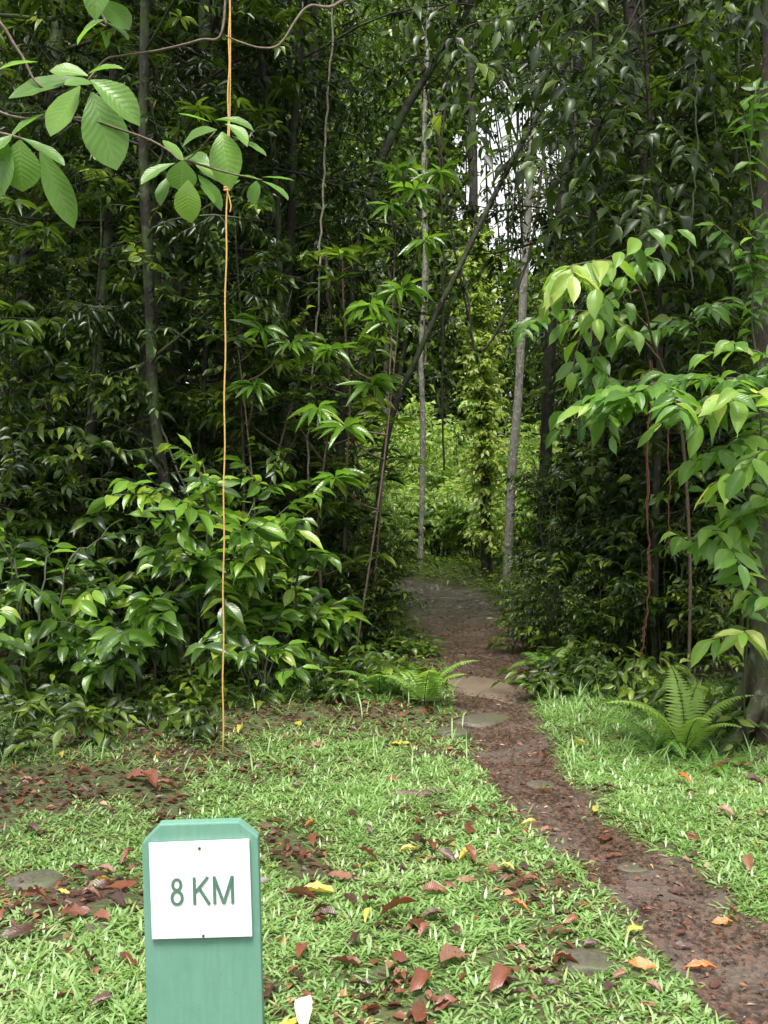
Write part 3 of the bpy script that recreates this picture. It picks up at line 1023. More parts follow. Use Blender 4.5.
# ================================================================== FALLEN LEAVES (things)
FCOL = {
    'rust brown': leaf_mat('fallen_rust', [(0, (.075, .024, .014)), (1, (.18, .06, .032))], .42, .1, True, 1.5, .6, .12, (.1, .06, .04)),
    'dark brown': leaf_mat('fallen_dark', [(0, (.035, .014, .009)), (1, (.075, .032, .02))], .4, .08, True, 1.5, .6, .12, (.1, .06, .04)),
    'pinkish brown': leaf_mat('fallen_pink', [(0, (.16, .07, .045)), (1, (.26, .13, .08))], .45, .1, True, 1.3, .6, .12, (.1, .06, .04)),
    'orange': leaf_mat('fallen_orange', [(0, (.36, .10, .02)), (1, (.5, .17, .03))], .4, .15, True, 1.2, .6, .12, (.1, .06, .04)),
    'yellow': leaf_mat('fallen_yellow', [(0, (.5, .38, .06)), (1, (.62, .5, .12))], .4, .2, True, 1.2, .6, .12, (.1, .06, .04)),
    'yellow green': leaf_mat('fallen_green', [(0, (.25, .36, .06)), (1, (.32, .42, .08))], .4, .2, True, 1.2, .6, .12, (.1, .06, .04)),
    'cream': leaf_mat('fallen_cream', [(0, (.62, .5, .36)), (1, (.7, .6, .45))], .45, .1, True, 1.0, .6, .12, (.1, .06, .04)),
}


def fallen_mesh(shape, seed):
    rs = np.random.RandomState(seed)
    pr = {'curled': (.6, .35), 'flat': (.12, .06), 'folded': (.2, .42)}[shape]
    V, UV, Fa = template(prof_ell, 8, 4, pr[0] * rs.uniform(.8, 1.2), pr[1], .12, rs.uniform(-.5, .5))
    bend = rs.uniform(-.4, .4); V = V.copy(); V[:, 0] += bend * V[:, 1] ** 2
    V = V.copy(); V[:, 0] *= rs.uniform(.34, .52); V[:, 1] -= .5; V[:, 2] -= V[:, 2].min()
    V += rs.normal(size=V.shape) * .013
    # torn bites at the margin
    for _ in range(1):
        k_ = rs.randint(3, 6) * 5 + (0 if rs.rand() < .5 else 4)
        V[k_, 0] *= .88
    # a stalk
    tb = Tubes(); tb.add([(0, -.5, .03), (.02, -.6, .04), (0, -.72, .03)], (.012, .010, .008), 4)
    V2 = np.vstack([V, tb.V[0]]); f2 = tb.F[0] + len(V)
    UV2 = np.vstack([UV, np.full((len(tb.V[0]), 2), .5)])
    me = raw_mesh('fallen_leaf', V2, [np.vstack([Fa, f2])], None, UV2, np.full(len(V2), rs.rand()))
    return me


FM = {}
for ci, cn in enumerate(FCOL):
    for sh in ('curled', 'flat', 'folded'):
        for v_ in range(3 if ci < 3 else 1):
            me = fallen_mesh(sh, ci * 31 + v_ * 7 + len(sh)); me.materials.append(FCOL[cn])
            FM[(cn, sh, v_)] = me

LANDMARKS = [('marker post', (200, 960)), ('largest mossy stone', (588, 966)), ('stone sunk in the path', (632, 873)), ('flat exposed root', (415, 799)),
             ('foot of the orange string', (224, 745)), ('fern left of the path', (430, 700)), ('fern right of the path', (685, 750)),
             ('trunk at the right edge', (760, 740)), ('stone where the path narrows', (541, 787)), ('bare patch', (60, 880)),
             ('tan slab', (484, 690)), ('bottom right photo corner', (760, 1010)), ('reddish leaf heap', (155, 782)), ('bottom photo edge', (440, 1015))]
FALL = []


def fallen(px, py, cn, sh, size, rz=None, dz=.03):
    x, y = ground_pt(px, py - dz * 250 / max(1., 1))if False else ground_pt(px, py)
    rsx = random.Random(int(px * 13 + py * 7))
    v_ = rsx.randrange(3) if cn in ('rust brown', 'dark brown', 'pinkish brown') else 0
    o = bpy.data.objects.new('fallen_leaf', FM[(cn, sh, v_)]); COL.objects.link(o)
    pdv = float(path_dist(np.array([x]), np.array([y]))[0])
    zz = hz(x, y) + (.018 if pdv < .0 else dz * rsx.uniform(.6, 1.1))
    o.location = (x, y, zz)
    o.rotation_euler = (rsx.uniform(-.18, .18), rsx.uniform(-.22, .22), rsx.uniform(0, 6.3) if rz is None else rz)
    size *= .88; o.scale = (size, size, size)
    FALL.append((o, px, py, cn, sh, size, pdv))
    return o


hero = [(150, 783, 'rust brown', 'curled', .19), (135, 778, 'rust brown', 'folded', .15), (168, 785, 'rust brown', 'curled', .14),
        (122, 885, 'rust brown', 'flat', .16), (128, 850, 'rust brown', 'curled', .12), (300, 901, 'rust brown', 'folded', .13), (318, 896, 'yellow', 'folded', .15),
        (368, 860, 'rust brown', 'curled', .12), (368, 868, 'yellow green', 'flat', .10), (420, 852, 'dark brown', 'curled', .13), (432, 851, 'rust brown', 'folded', .12),
        (470, 838, 'rust brown', 'flat', .12), (434, 901, 'rust brown', 'folded', .11), (396, 927, 'rust brown', 'curled', .17), (415, 933, 'rust brown', 'flat', .14),
        (452, 968, 'pinkish brown', 'folded', .13), (502, 992, 'rust brown', 'curled', .13), (345, 970, 'rust brown', 'folded', .12), (270, 992, 'dark brown', 'flat', .14),
        (305, 1017, 'cream', 'curled', .13), (288, 1020, 'yellow', 'flat', .08), (420, 990, 'rust brown', 'curled', .12), (420, 1012, 'rust brown', 'flat', .12),
        (642, 975, 'orange', 'flat', .10), (700, 971, 'orange', 'folded', .11), (722, 928, 'orange', 'flat', .08), (748, 884, 'pinkish brown', 'curled', .12),
        (596, 817, 'yellow', 'flat', .10), (577, 747, 'yellow', 'folded', .13), (528, 832, 'yellow', 'folded', .09), (400, 750, 'yellow', 'flat', .12),
        (466, 862, 'yellow', 'folded', .11), (472, 866, 'rust brown', 'curled', .11), (240, 732, 'yellow', 'curled', .12), (298, 727, 'yellow', 'flat', .12),
        (686, 787, 'orange', 'curled', .12), (545, 795, 'orange', 'flat', .09), (605, 842, 'rust brown', 'flat', .13), (20, 935, 'dark brown', 'flat', .14),
        (40, 900, 'rust brown', 'curled', .13), (75, 915, 'rust brown', 'flat', .12), (90, 965, 'dark brown', 'curled', .12), (118, 905, 'dark brown', 'folded', .13),
        (130, 962, 'rust brown', 'flat', .10), (95, 870, 'dark brown', 'flat', .12), (315, 843, 'rust brown', 'curled', .10), (350, 905, 'dark brown', 'flat', .10),
        (278, 855, 'dark brown', 'flat', .10), (340, 880, 'pinkish brown', 'flat', .11), (372, 912, 'dark brown', 'curled', .10), (612, 1000, 'dark brown', 'curled', .09),
        (325, 925, 'dark brown', 'folded', .11), (465, 890, 'pinkish brown', 'flat', .08), (390, 985, 'dark brown', 'flat', .11), (738, 765, 'pinkish brown', 'flat', .2),
        (718, 770, 'rust brown', 'folded', .12), (756, 790, 'dark brown', 'curled', .13), (568, 968, 'rust brown', 'folded', .09), (555, 943, 'rust brown', 'flat', .08)]
for h_ in hero: fallen(*h_, dz=.022)
rs = np.random.RandomState(44)
cnt = 0
while cnt < 236:
    px_, py_ = rs.uniform(0, 768), 700 + 324 * rs.rand() ** 1.1
    x, y = ground_pt(px_, py_)
    bb = float(bare(np.array([x]), np.array([y]))[0]); pdv = float(path_dist(np.array([x]), np.array([y]))[0])
    if 138 < px_ < 265 and py_ > 815: continue
    if rs.rand() > (.3 + bb * .8 if pdv > 0 else .3): continue
    cn = rs.choice(['rust brown', 'dark brown', 'pinkish brown', 'yellow', 'orange', 'yellow green'], p=[.42, .34, .13, .05, .03, .03])
    fallen(px_, py_, cn, str(rs.choice(['curled', 'flat', 'folded'])), rs.uniform(.04, .10), dz=.014)
    cnt += 1
ORD = ['', 'nearest', 'second nearest', 'third nearest', 'fourth nearest', 'fifth nearest', 'sixth nearest', 'seventh nearest', 'eighth nearest', 'ninth nearest', 'tenth nearest',
       'eleventh nearest', 'twelfth nearest']
buck = {}
for it in FALL:
    o, px_, py_, cn, sh, size, pdv = it
    lm = min(LANDMARKS, key=lambda q_: math.hypot(q_[1][0] - px_, (q_[1][1] - py_) * 1.3))
    where = 'on the path' if pdv < 0 else ('in the grass' if py_ > 765 else 'at the forest edge')
    d = math.hypot(lm[1][0] - px_, lm[1][1] - py_)
    buck.setdefault((cn, sh, where, lm[0]), []).append((d, o))
for (cn, sh, where, lm), its in buck.items():
    its.sort(key=lambda q_: q_[0])
    for n_, (d, o) in enumerate(its):
        wd = '' if len(its) == 1 else ORD[min(n_ + 1, 12)] + ' '
        lab = f'{sh} {cn} leaf {where}, ' + (f'near the {lm}' if len(its) == 1 else f'{wd}the {lm}')
        tag(o, lab, 'fallen leaf', 'dead leaves fallen on grass and path')

# ================================================================== ORANGE STRING
sp_ = [(229.5, -260), (229.5, -60), (229.5, 0), (229, 60), (228, 120), (227.5, 180), (226, 260), (225, 360), (224.3, 460), (223.6, 560), (223.2, 660), (223, 752)]
strm = simple_mat('orange_twine', (.60, .38, .12), .6, (.42, .25, .08), .3, 50)
SD = 5.6
P = np.array([at(a, b, SD) for a, b in sp_])
P = catmull(P, 6); P[:, 0] += .003 * np.sin(np.arange(len(P)) * 1.1)
tb = Tubes(); tb.add(P, .0048, 6)
kn = at(227, 190, SD)
P2 = np.array([at(*a, SD - .02) for a in ((229.5, -60), (230.5, 40), (229.8, 120), (227.5, 186), (229, 196), (231, 206), (230, 212))])
tb.add(catmull(P2, 5), .0034, 5)
for s_ in range(3):
    a = np.linspace(0, 2 * PI, 12)
    tb.add(np.stack([kn[0] + .014 * np.cos(a), kn[1] + .014 * np.sin(a), kn[2] + s_ * .014 + .004 * np.sin(a)], 1), .007, 5)
tag(obj('hanging_string', tb.mesh('hanging_string', strm)), 'thin orange string hanging straight from the canopy to the ground', 'string')

# ================================================================== NEAR OVERHANGING TREE (upper left)
nt_ = empty('overhanging_tree', (0, 0, 0))
tb = Tubes()
TX, TY = -2.55, 3.1
tp = catmull([(TX, TY, -.2), (TX + .05, TY, 1.2), (TX - .05, TY + .05, 2.6), (TX + .1, TY, 4.0), (TX + .3, TY, 5.4), (TX + .4, TY, 6.4)], 6)
tb.add(tp, np.linspace(.075, .02, len(tp)), 9, .1, 2)
obj('trunk', tb.mesh('trunk', M['bark_moss']), nt_)
D0 = 3.0
bt = Tubes()


def pbranch(pts, r0, r1, wob=0):
    P = catmull([at(a, b, c) for a, b, c in pts], 6)
    bt.add(P, np.linspace(r0, r1, len(P)), 6, .15, 4)


def join(start, pts, r0, r1):
    P = catmull([np.array(start)] + [at(a, b, c) for a, b, c in pts], 6)
    bt.add(P, np.linspace(r0, r1, len(P)), 6, .15, 4)


join((TX, TY, 2.75), [(-130, 20, 3.05), (-20, 12, 3.0), (18, 50, 3.0), (36, 82, 3.0), (60, 92, 3.0), (88, 80, 2.98)], .007, .002)
join((TX, TY, 2.3), [(-120, 120, 3.05), (-30, 128, 3.0), (20, 138, 2.95), (45, 150, 2.93)], .008, .003)
join((TX, TY, 2.5), [(-90, 100, 3.1), (20, 118, 3.05), (80, 118, 3.0), (122, 130, 2.98), (150, 140, 2.95), (168, 150, 2.93), (186, 160, 2.9), (215, 132, 2.92)], .005, .002)
pbranch([(186, 160, 2.9), (225, 172, 2.9), (262, 180, 2.9)], .004, .002)
join((TX + .1, TY, 4.0), [(-60, -150, 3.1), (60, -60, 3.05), (105, 20, 3.0), (100, 24, 3.0)], .010, .003)
pbranch([(88, 80, 2.98), (105, 60, 3.0), (120, 56, 3.0), (160, 50, 3.0), (200, 40, 3.0), (222, 32, 3.0), (226, -40, 3.02)], .003, .004)
join((TX + .3, TY, 5.0), [(100, -420, 3.1), (380, -60, 3.1), (340, 2, 3.05), (310, 6, 3.03), (296, 20, 3.02), (280, 44, 3.0), (262, 48, 3.0), (240, 42, 3.0), (226, 36, 3.0)], .006, .002)
obj('branch', bt.mesh('branch', M['twig_brown']), nt_)
lv = Leaves()
NLV = [(82, 78, 12, 92, 30), (90, 80, 138, 108, 26), (80, 86, 50, 130, 34), (92, 92, 114, 162, 40), (88, 76, 52, 66, 20), (88, 74, 119, 59, 11), (96, 84, 66, 80, 22),
       (20, 140, 20, 187, 38), (22, 138, 62, 160, 18), (40, 150, 72, 220, 25), (12, 135, -8, 150, 16), (50, 112, 10, 129, 11), (38, 62, 0, 63, 12), (6, 140, -4, 190, 24),
       (104, 20, 72, 34, 24), (100, 0, 128, 24, 26), (106, 22, 128, 34, 16), (104, -30, 92, 8, 26), (100, 30, 110, 45, 14), (104, -25, 140, -20, 24),
       (176, 163, 141, 177, 17), (183, 160, 181, 189, 27), (188, 180, 187, 219, 27), (184, 162, 165, 140, 14), (194, 162, 226, 180, 20), (222, 132, 228, 178, 30),
       (217, 130, 180, 136, 26), (210, 122, 181, 112, 13), (215, 120, 253, 119, 13), (225, 124, 249, 136, 14), (232, 136, 265, 152, 17), (210, 165, 185, 150, 20),
       (262, 177, 292, 178, 12), (262, 181, 288, 194, 17), (260, 180, 241, 174, 15), (256, 181, 252, 200, 16), (240, 180, 228, 185, 14), (170, 175, 158, 200, 14), (200, 185, 215, 200, 12),
       (198, 175, 222, 205, 18)]
rs = np.random.RandomState(77)
for i_, (bx, by, tx_, ty_, wd) in enumerate(NLV):
    dd = 2.95 + rs.uniform(-.1, .08)
    a = at(bx, by, dd); b = at(tx_, ty_, dd - rs.uniform(-.02, .06))
    Lw = np.linalg.norm(b - a)
    nrm_ = np.array((rs.uniform(-.3, .3), -.75, .75)) if wd > 18 else np.array((rs.uniform(-.3, .3), -.35, 1.))
    lv.add(a[None], (b - a)[None], nrm_[None], Lw * 1.08, max(wd * dd / F * 1.12, Lw * .3), rs.uniform(.1, 1), 'obo')
# the same tree's crown above the picture
for i_ in range(46):
    p0 = tp[rs.randint(20, len(tp))]
    dv = np.array((rs.uniform(-1, .9), rs.uniform(-1, 1), rs.uniform(-.1, .6)))
    Tp = grow(rs, p0, dv, rs.uniform(.5, 1.0), 4, .15, -.05)
    if (Tp[:, 2] < 1.5 + .56 * Tp[:, 1]).any() and (Tp[:, 0] > -1.6).any(): continue
    leafy_twig(lv, rs, Tp, 9, .16, .075, 'obo', .4)
obj('foliage', lv.mesh('foliage', M['broad'], 5), nt_)
tag(nt_, 'nearest overhanging branches with large oval leaves, top left', 'tree')

# ================================================================== LEFT SHRUBS
BIG = []
SHG = 'large leaved shrubs along the forest edge'


def shrub_at(px, Y, label, **kw):
    x, y = seed_xy(px, Y)
    s = make_shrub('broadleaf_shrub', **kw)
    s.location = (x, y, hz(x, y))
    tag(s, label, 'shrub', SHG)
    return s


shrub_at(215, 7.2, 'tall glossy shrub with drooping bright leaves directly behind the orange string', seed=11, h=1.95, r=1.05, nb=17, leafL=.215, leafW=.078, tw=3, nlf=9, rb=.66, rv=.28)
shrub_at(30, 7.0, 'broad dark green shrub with hanging leaves at the left edge', seed=12, h=1.5, r=1.1, nb=12, leafL=.21, leafW=.085, tw=3, nlf=9, rb=.48, rv=.3)
shrub_at(130, 6.9, 'low leafy shrub between the string and the left edge shrub', seed=13, h=1.1, r=.8, nb=13, leafL=.21, leafW=.085, tw=3, nlf=8, rb=.55)
shrub_at(288, 7.7, 'spreading shrub of lance shaped leaves right of the orange string', seed=14, h=1.45, r=.72, nb=11, leafL=.20, leafW=.065, tw=4, nlf=8, rb=.6)
shrub_at(262, 6.9, 'small shrub with pale leaf tips at the foot of the string', seed=15, h=.75, r=.55, nb=8, leafL=.18, leafW=.065, tw=2, nlf=7, rb=.55)
shrub_at(95, 8.2, 'tall dark shrub standing behind the left edge shrub', seed=16, h=2.5, r=1.0, nb=18, leafL=.16, leafW=.065, tw=4, nlf=10, rb=.3, lmat='mid', kind='mid')
shrub_at(-40, 8.0, 'tallest dark shrub at the far left with pinnate sprays', seed=17, h=2.9, r=1.1, nb=20, leafL=.15, leafW=.055, tw=4, nlf=10, rb=.25, lmat='mid', kind='mid')

# whorled saplings
WG = 'saplings with star shaped leaf whorls'
for px_, Y_, H_, s_, lab in ((352, 9.2, 3.6, 21, 'tall slender sapling with star shaped leaf whorls left of the leaning trunk'),
                             (322, 8.6, 2.1, 22, 'short sapling with drooping leaf whorls behind the spreading shrub'),
                             (415, 11.5, 4.6, 23, 'sapling with whorled leaves reaching over the path'),
                             (245, 9.0, 3.0, 24, 'dark sapling with leaf whorls behind the orange string')):
    s = make_whorl_sapling('whorled_sapling', s_, H_, 9, .2, .05, 'mid', 11, .4, .62 if s_ != 24 else .35, .7)
    x, y = seed_xy(px_ - (40 if s_ == 23 else 0), Y_); s.location = (x, y, hz(x, y)); tag(s, lab, 'sapling', WG)

def rosette_sapling(base_px, Y, ros, label, leafL, seed, rb=.62):
    rs = np.random.RandomState(seed)
    x, y = seed_xy(base_px, Y); root = empty('whorled_sapling', (x, y, hz(x, y))); b0 = np.array((x, y, hz(x, y)))
    tb, lv = Tubes(), Leaves()
    top = min(ros, key=lambda q_: q_[1])
    T0 = catmull([np.array((0, 0, -.1)), (at(top[0], top[1], Y) - b0) * .5 + np.array((.04, 0, 0)), at(top[0], top[1], Y + top[2]) - b0], 8)
    tb.add(T0, np.linspace(.011, .004, len(T0)), 6)
    for px_, py_, dy_ in ros:
        e = at(px_, py_, Y + dy_) - b0
        k_ = int(np.argmin(np.abs(T0[:, 2] - (e[2] - .3))))
        Bp = catmull([T0[k_], (T0[k_] + e) / 2 + np.array((0, 0, -.05)), e], 5)
        if (px_, py_) != top[:2]: tb.add(Bp, np.linspace(.008, .004, len(Bp)), 5)
        m = 17
        a = np.arange(m) * 2.399 + rs.uniform(0, 6); el = rs.uniform(-.6, .45, m)
        D = np.stack([np.cos(a) * np.cos(el), np.sin(a) * np.cos(el), np.sin(el)], 1)
        Ls = leafL * rs.uniform(.7, 1.1, m)
        lv.add(e + D * .01, D, Z + rs.normal(size=(m, 3)) * .15 + np.array((0, -.3, 0)), Ls, Ls * .2, np.clip(rb + rs.normal(size=m) * .12, 0, 1), 'lan')
    obj('stem', tb.mesh('stem', M['twig_brown']), root); obj('foliage', lv.mesh('foliage', M['shrub'], seed), root)
    tag(root, label, 'sapling', WG)


rosette_sapling(350, 7.9, [(370, 305, -.2), (345, 428, -.3), (388, 322, .2), (402, 290, .1), (335, 478, -.4), (318, 408, 0), (372, 385, .1), (330, 350, .2)], 'nearest whorled sapling, light green stars of leaves left of the leaning trunk', .27, 51)
rosette_sapling(368, 8.9, [(415, 190, -.2), (440, 172, .1), (390, 205, 0), (425, 240, -.3), (398, 170, .2)], 'tall whorled sapling with leaf stars above the path opening', .26, 52, .6)
rosette_sapling(262, 8.1, [(262, 330, 0), (235, 318, .2), (290, 345, -.1), (255, 385, -.2)], 'dim whorled sapling right behind the orange string', .24, 53, .45)

# ================================================================== RIGHT EDGE TREE
RX, RY = seed_xy(792, 5.85)
rt = empty('buttressed_tree', (RX, RY, hz(RX, RY)))
tb = Tubes()
P = catmull([(0, 0, -.3), (-.02, 0, .4), (0, .02, 1.2), (-.03, .02, 2.4), (-.02, 0, 4.), (.05, 0, 6), (.1, .1, 8.5)], 8)
t = np.linspace(0, 1, len(P))
tb.add(P, (.235 - .1 * t) * (1 + .55 * np.exp(-t * 8.8 / .25)), 22, .09, 8)
for az_ in (2.6, 3.6, 4.6, 5.6, .8):
    e = np.array((math.cos(az_), math.sin(az_), 0))
    tb.add(catmull([e * .1 + Z * .75, e * .24 + Z * .28, e * .42 + Z * .06, e * .62 - Z * .06], 5), np.linspace(.06, .035, 16), 8, .2, 4)
obj('trunk', tb.mesh('trunk', M['bark_moss']), rt)
tb, lv = Tubes(), Leaves()
rs = np.random.RandomState(8)
for i_ in range(26):
    az_ = rs.uniform(0, 6.3)
    p0 = np.array((0, 0, rs.uniform(3.6, 8.2)))
    Lp = grow(rs, p0, (math.cos(az_), math.sin(az_), .5), rs.uniform(1.3, 2.4), 6, .14, -.06)
    tb.add(Lp, np.linspace(.03, .008, 7), 5)
    for j_ in range(6):
        Tp = grow(rs, Lp[rs.randint(2, 7)], rvec(rs) + np.array((0, 0, -.1)), .6, 3, .2, -.05)
        tb.add(Tp, .005, 3); leafy_twig(lv, rs, Tp, 11, .14, .055, 'mid', .6, .1, .9, .4, .25, .4)
obj('branch', tb.mesh('branch', M['bark']), rt); obj('crown', lv.mesh('crown', M['dark'], 2), rt)
tag(rt, 'thick mossy trunk with root flare at the right edge', 'tree')


def sprays(name, base, ways, leafL, leafW, mat_, kind, label, cat, n=10, rb=.5, rv=.2, droop=.35, r0=.007, face=(0, -.5, 0), spread=.9, tmat='twig', frm=.1, group=None, seed=3, side=0, tl=.35):
    """a leafy plant from hand-laid branch lines: base xyz then pixel way-points (px, py, Y)"""
    rs = np.random.RandomState(seed)
    root = empty(name)
    root.location = base
    b0 = np.array(base, float)
    tb, lv = Tubes(), Leaves()
    for wy in ways:
        P = [at(*q_) - b0 for q_ in wy['p']]
        if wy.get('from_base', False): P = [np.zeros(3)] + P
        P = catmull(P, 6)
        tb.add(P, np.linspace(wy.get('r', r0), .003, len(P)), 5)
        i0 = int(len(P) * wy.get('f', .3))
        leafy_twig(lv, rs, P[i0:], wy.get('n', n), wy.get('L', leafL), wy.get('W', leafW), kind, wy.get('droop', droop), frm, spread, wy.get('rb', rb), rv, .25, face)
        for j_ in range(wy.get('side', side)):
            k_ = rs.randint(i0, len(P) - 1)
            T_ = norm(P[k_ + 1] - P[k_]); S_ = np.cross(T_, Z) * rs.choice((-1, 1))
            Tp = grow(rs, P[k_], T_ * .6 + S_ * .8 + rs.normal(size=3) * .2, tl * rs.uniform(.6, 1.2), 4, .12, -.05)
            tb.add(Tp, .003, 4)
            leafy_twig(lv, rs, Tp, max(5, wy.get('n', n) // 2), wy.get('L', leafL), wy.get('W', leafW), kind, wy.get('droop', droop), frm, spread, wy.get('rb', rb), rv, .25, face)
    obj('stem', tb.mesh('stem', M[tmat]), root); obj('foliage', lv.mesh('foliage', M[mat_], 4), root)
    tag(root, label, cat, group)
    return root


# climber on the right-edge trunk with bright leaves
cx, cy_ = RX - .3, RY - .18
sprays('climbing_vine', (cx, cy_, hz(cx, cy_)), [
    dict(p=[(765, 400, 5.4), (752, 320, 5.4), (758, 240, 5.4), (750, 170, 5.4), (756, 90, 5.4)], f=.05, n=16, L=.13, W=.055, side=9, rb=.15),
    dict(p=[(744, 700, 5.55), (748, 600, 5.5), (740, 540, 5.4), (752, 480, 5.3), (762, 420, 5.3), (770, 360, 5.3)], from_base=True, f=.25, n=26, L=.14, W=.07, side=8),
    dict(p=[(758, 560, 5.4), (735, 535, 5.2), (712, 530, 5.1)], n=8), dict(p=[(760, 500, 5.4), (740, 515, 5.2), (718, 545, 5.1)], n=8),
    dict(p=[(765, 430, 5.3), (740, 440, 5.1), (716, 452, 5.0)], n=8), dict(p=[(775, 395, 5.2), (745, 385, 5.0), (715, 400, 4.9), (700, 425, 4.85)], n=10, L=.19, rb=.75),
    dict(p=[(790, 460, 5.1), (765, 450, 4.9), (742, 470, 4.8)], n=7, L=.2, W=.09, rb=.7), dict(p=[(775, 600, 5.3), (750, 590, 5.2), (745, 560, 5.15)], n=7),
    dict(p=[(760, 640, 5.5), (735, 635, 5.35), (712, 640, 5.3)], n=6, L=.2, W=.06, rb=.8)],
    .17, .075, 'pale', 'near', 'climbing vine with pale leaves hugging the right edge trunk', 'vine', rb=.5, droop=.55, side=1)
# sprays from the right at mid height
bx, by = seed_xy(800, 5.2)
sprays('arching_sapling', (bx, by, hz(bx, by)), [
    dict(p=[(805, 560, 5.2), (800, 420, 5.15), (765, 385, 5.1), (710, 378, 5.0), (660, 385, 4.95), (622, 398, 4.9)], from_base=True, f=.5, n=26, L=.17, W=.055, rb=.45, r=.012, side=8),
    dict(p=[(765, 385, 5.1), (720, 398, 5.2), (680, 410, 5.2), (655, 428, 5.2)], n=14, f=.1, rb=.45, side=3, L=.16, W=.05),
    dict(p=[(800, 430, 5.15), (770, 360, 5.2), (735, 350, 5.3), (705, 355, 5.3)], n=10, f=.2, rb=.6, side=2),
    dict(p=[(800, 420, 5.1), (790, 405, 4.7), (765, 395, 4.6), (738, 392, 4.5)], n=7, L=.17, W=.075, rb=.9)],
    .15, .06, 'pale', 'near', 'arching sapling with rows of light green leaves reaching from the right', 'sapling', droop=.22)
# drooping yellowish leaves
bx, by = seed_xy(690, 7.4)
sprays('yellow_green_sapling', (bx, by, hz(bx, by)), [
    dict(p=[(690, 560, 7.3), (680, 420, 7.1), (655, 350, 6.8), (640, 290, 6.5), (615, 262, 6.2), (575, 265, 6.0), (560, 275, 5.95)], from_base=True, f=.72, n=11, rb=.8, r=.014, L=.23, W=.095, droop=.9, side=4),
    dict(p=[(640, 290, 6.5), (600, 305, 6.3), (580, 340, 6.2), (572, 372, 6.1)], n=9, f=.2, rb=.7, droop=.7, L=.2, side=3),
    dict(p=[(660, 360, 6.8), (630, 330, 6.5), (600, 345, 6.3), (590, 385, 6.25)], n=9, f=.2, rb=.4, droop=.5, side=4),
    dict(p=[(650, 330, 6.8), (620, 290, 6.5), (645, 260, 6.3), (665, 262, 6.2)], n=8, f=.2, rb=.5, droop=.9, side=3),
    dict(p=[(655, 350, 6.8), (610, 318, 6.6), (560, 310, 6.4), (530, 325, 6.3)], n=13, f=.2, rb=.3, L=.16, W=.055, side=5),
    dict(p=[(670, 400, 7.0), (640, 380, 6.8), (600, 405, 6.6), (585, 425, 6.5)], n=12, f=.2, rb=.25, L=.16, W=.055, side=5),
    dict(p=[(675, 420, 7.1), (700, 340, 6.9), (690, 320, 6.8), (720, 300, 6.6)], n=12, f=.2, rb=.25, L=.17, W=.055, side=5)],
    .18, .08, 'pale', 'near', 'sapling with limp yellowish green leaves hanging right of centre', 'sapling', rb=.6, tmat='twig_brown')
# dark hanging sprays top right
bx, by = seed_xy(655, 8.3)
sprays('drooping_tree', (bx, by, hz(bx, by)), [
    dict(p=[(655, 560, 8.3), (660, 300, 8.3), (650, 120, 8.2), (640, -60, 8.1), (640, -200, 8.1)], from_base=True, f=.95, n=3, r=.045)] + [
    dict(p=[(648, y0, 8.1), ((648 + x1) / 2, y1 - 25, 7.7), (x1, y1, 7.3), (x1 + dx * 20, y1 + 26, 7.2)], f=.25, n=13, side=3) for y0, x1, y1, dx in (
        (-40, 560, 20, -1), (-20, 600, 60, -1), (60, 580, 85, -1), (100, 560, 110, -1), (120, 610, 130, -1), (150, 590, 165, -1), (60, 700, 60, 1), (20, 740, 20, 1),
        (90, 720, 100, 1), (130, 690, 150, 1), (160, 735, 170, 1), (190, 640, 200, -1), (200, 700, 210, 1), (220, 660, 240, 1), (220, 740, 245, 1), (180, 570, 210, -1), (-80, 680, -10, 1), (-90, 520, 5, -1), (-120, 470, 25, -1), (-70, 478, 70, -1), (10, 492, 108, -1), (60, 545, 140, -1), (-140, 430, -5, -1), (100, 560, 60, -1))],
    .17, .07, 'mid', 'mid', 'slim dark tree with hanging leaf sprays at upper right', 'tree', rb=.4, droop=.25, tmat='bark', tl=.6)

# ================================================================== FERNS
def fern_at(px, py, label, **kw):
    x, y = ground_pt(px, py)
    s = make_fern('fern', **kw); s.location = (x, y, hz(x, y)); tag(s, label, 'fern', 'ferns beside the path'); return s


fern_at(424, 708, 'large bright fern just left of the path', seed=31, nf=7, L=.5, rb=.9, el=1.2, pinL=.12)
fern_at(380, 700, 'smaller fern behind the large one left of the path', seed=32, nf=6, L=.42, rb=.6, el=1.15, pinL=.1)
fern_at(684, 752, 'upright pale fern beside the trunk at the right edge', seed=33, nf=7, L=.66, rb=1.2, el=1.45, pinL=.11)
fern_at(660, 742, 'spreading fern left of the pale upright fern', seed=34, nf=7, L=.45, rb=.6, el=.7, pinL=.10)
fern_at(548, 668, 'fern spilling over the right lip of the path', seed=37, nf=8, L=.45, rb=.55, el=.8, pinL=.10)
fern_at(625, 690, 'low fern in front of the dark thicket', seed=38, nf=8, L=.4, rb=.6, el=.8, pinL=.09)
fern_at(595, 640, 'dark fern frond over the undergrowth right of the path', seed=35, nf=6, L=.7, rb=.3, el=.9, pinL=.14)
fern_at(715, 765, 'tiny fern in the grass below the right edge trunk', seed=36, nf=7, L=.28, rb=.6, el=.6, pinL=.07)


def small_plant(px, py, label, seed, h=.28, L_=.12, W_=.05, nb=6, rb=.5, lm='mid'):
    x, y = ground_pt(px, py)
    s = make_shrub('small_plant', seed, h, h * .8, nb, L_, W_, lm, 'mid', 1, 5, .05, .004, rb + .15, .2, .3)
    s.location = (x, y, hz(x, y)); tag(s, label, 'plant', 'small plants at the forest edge'); return s


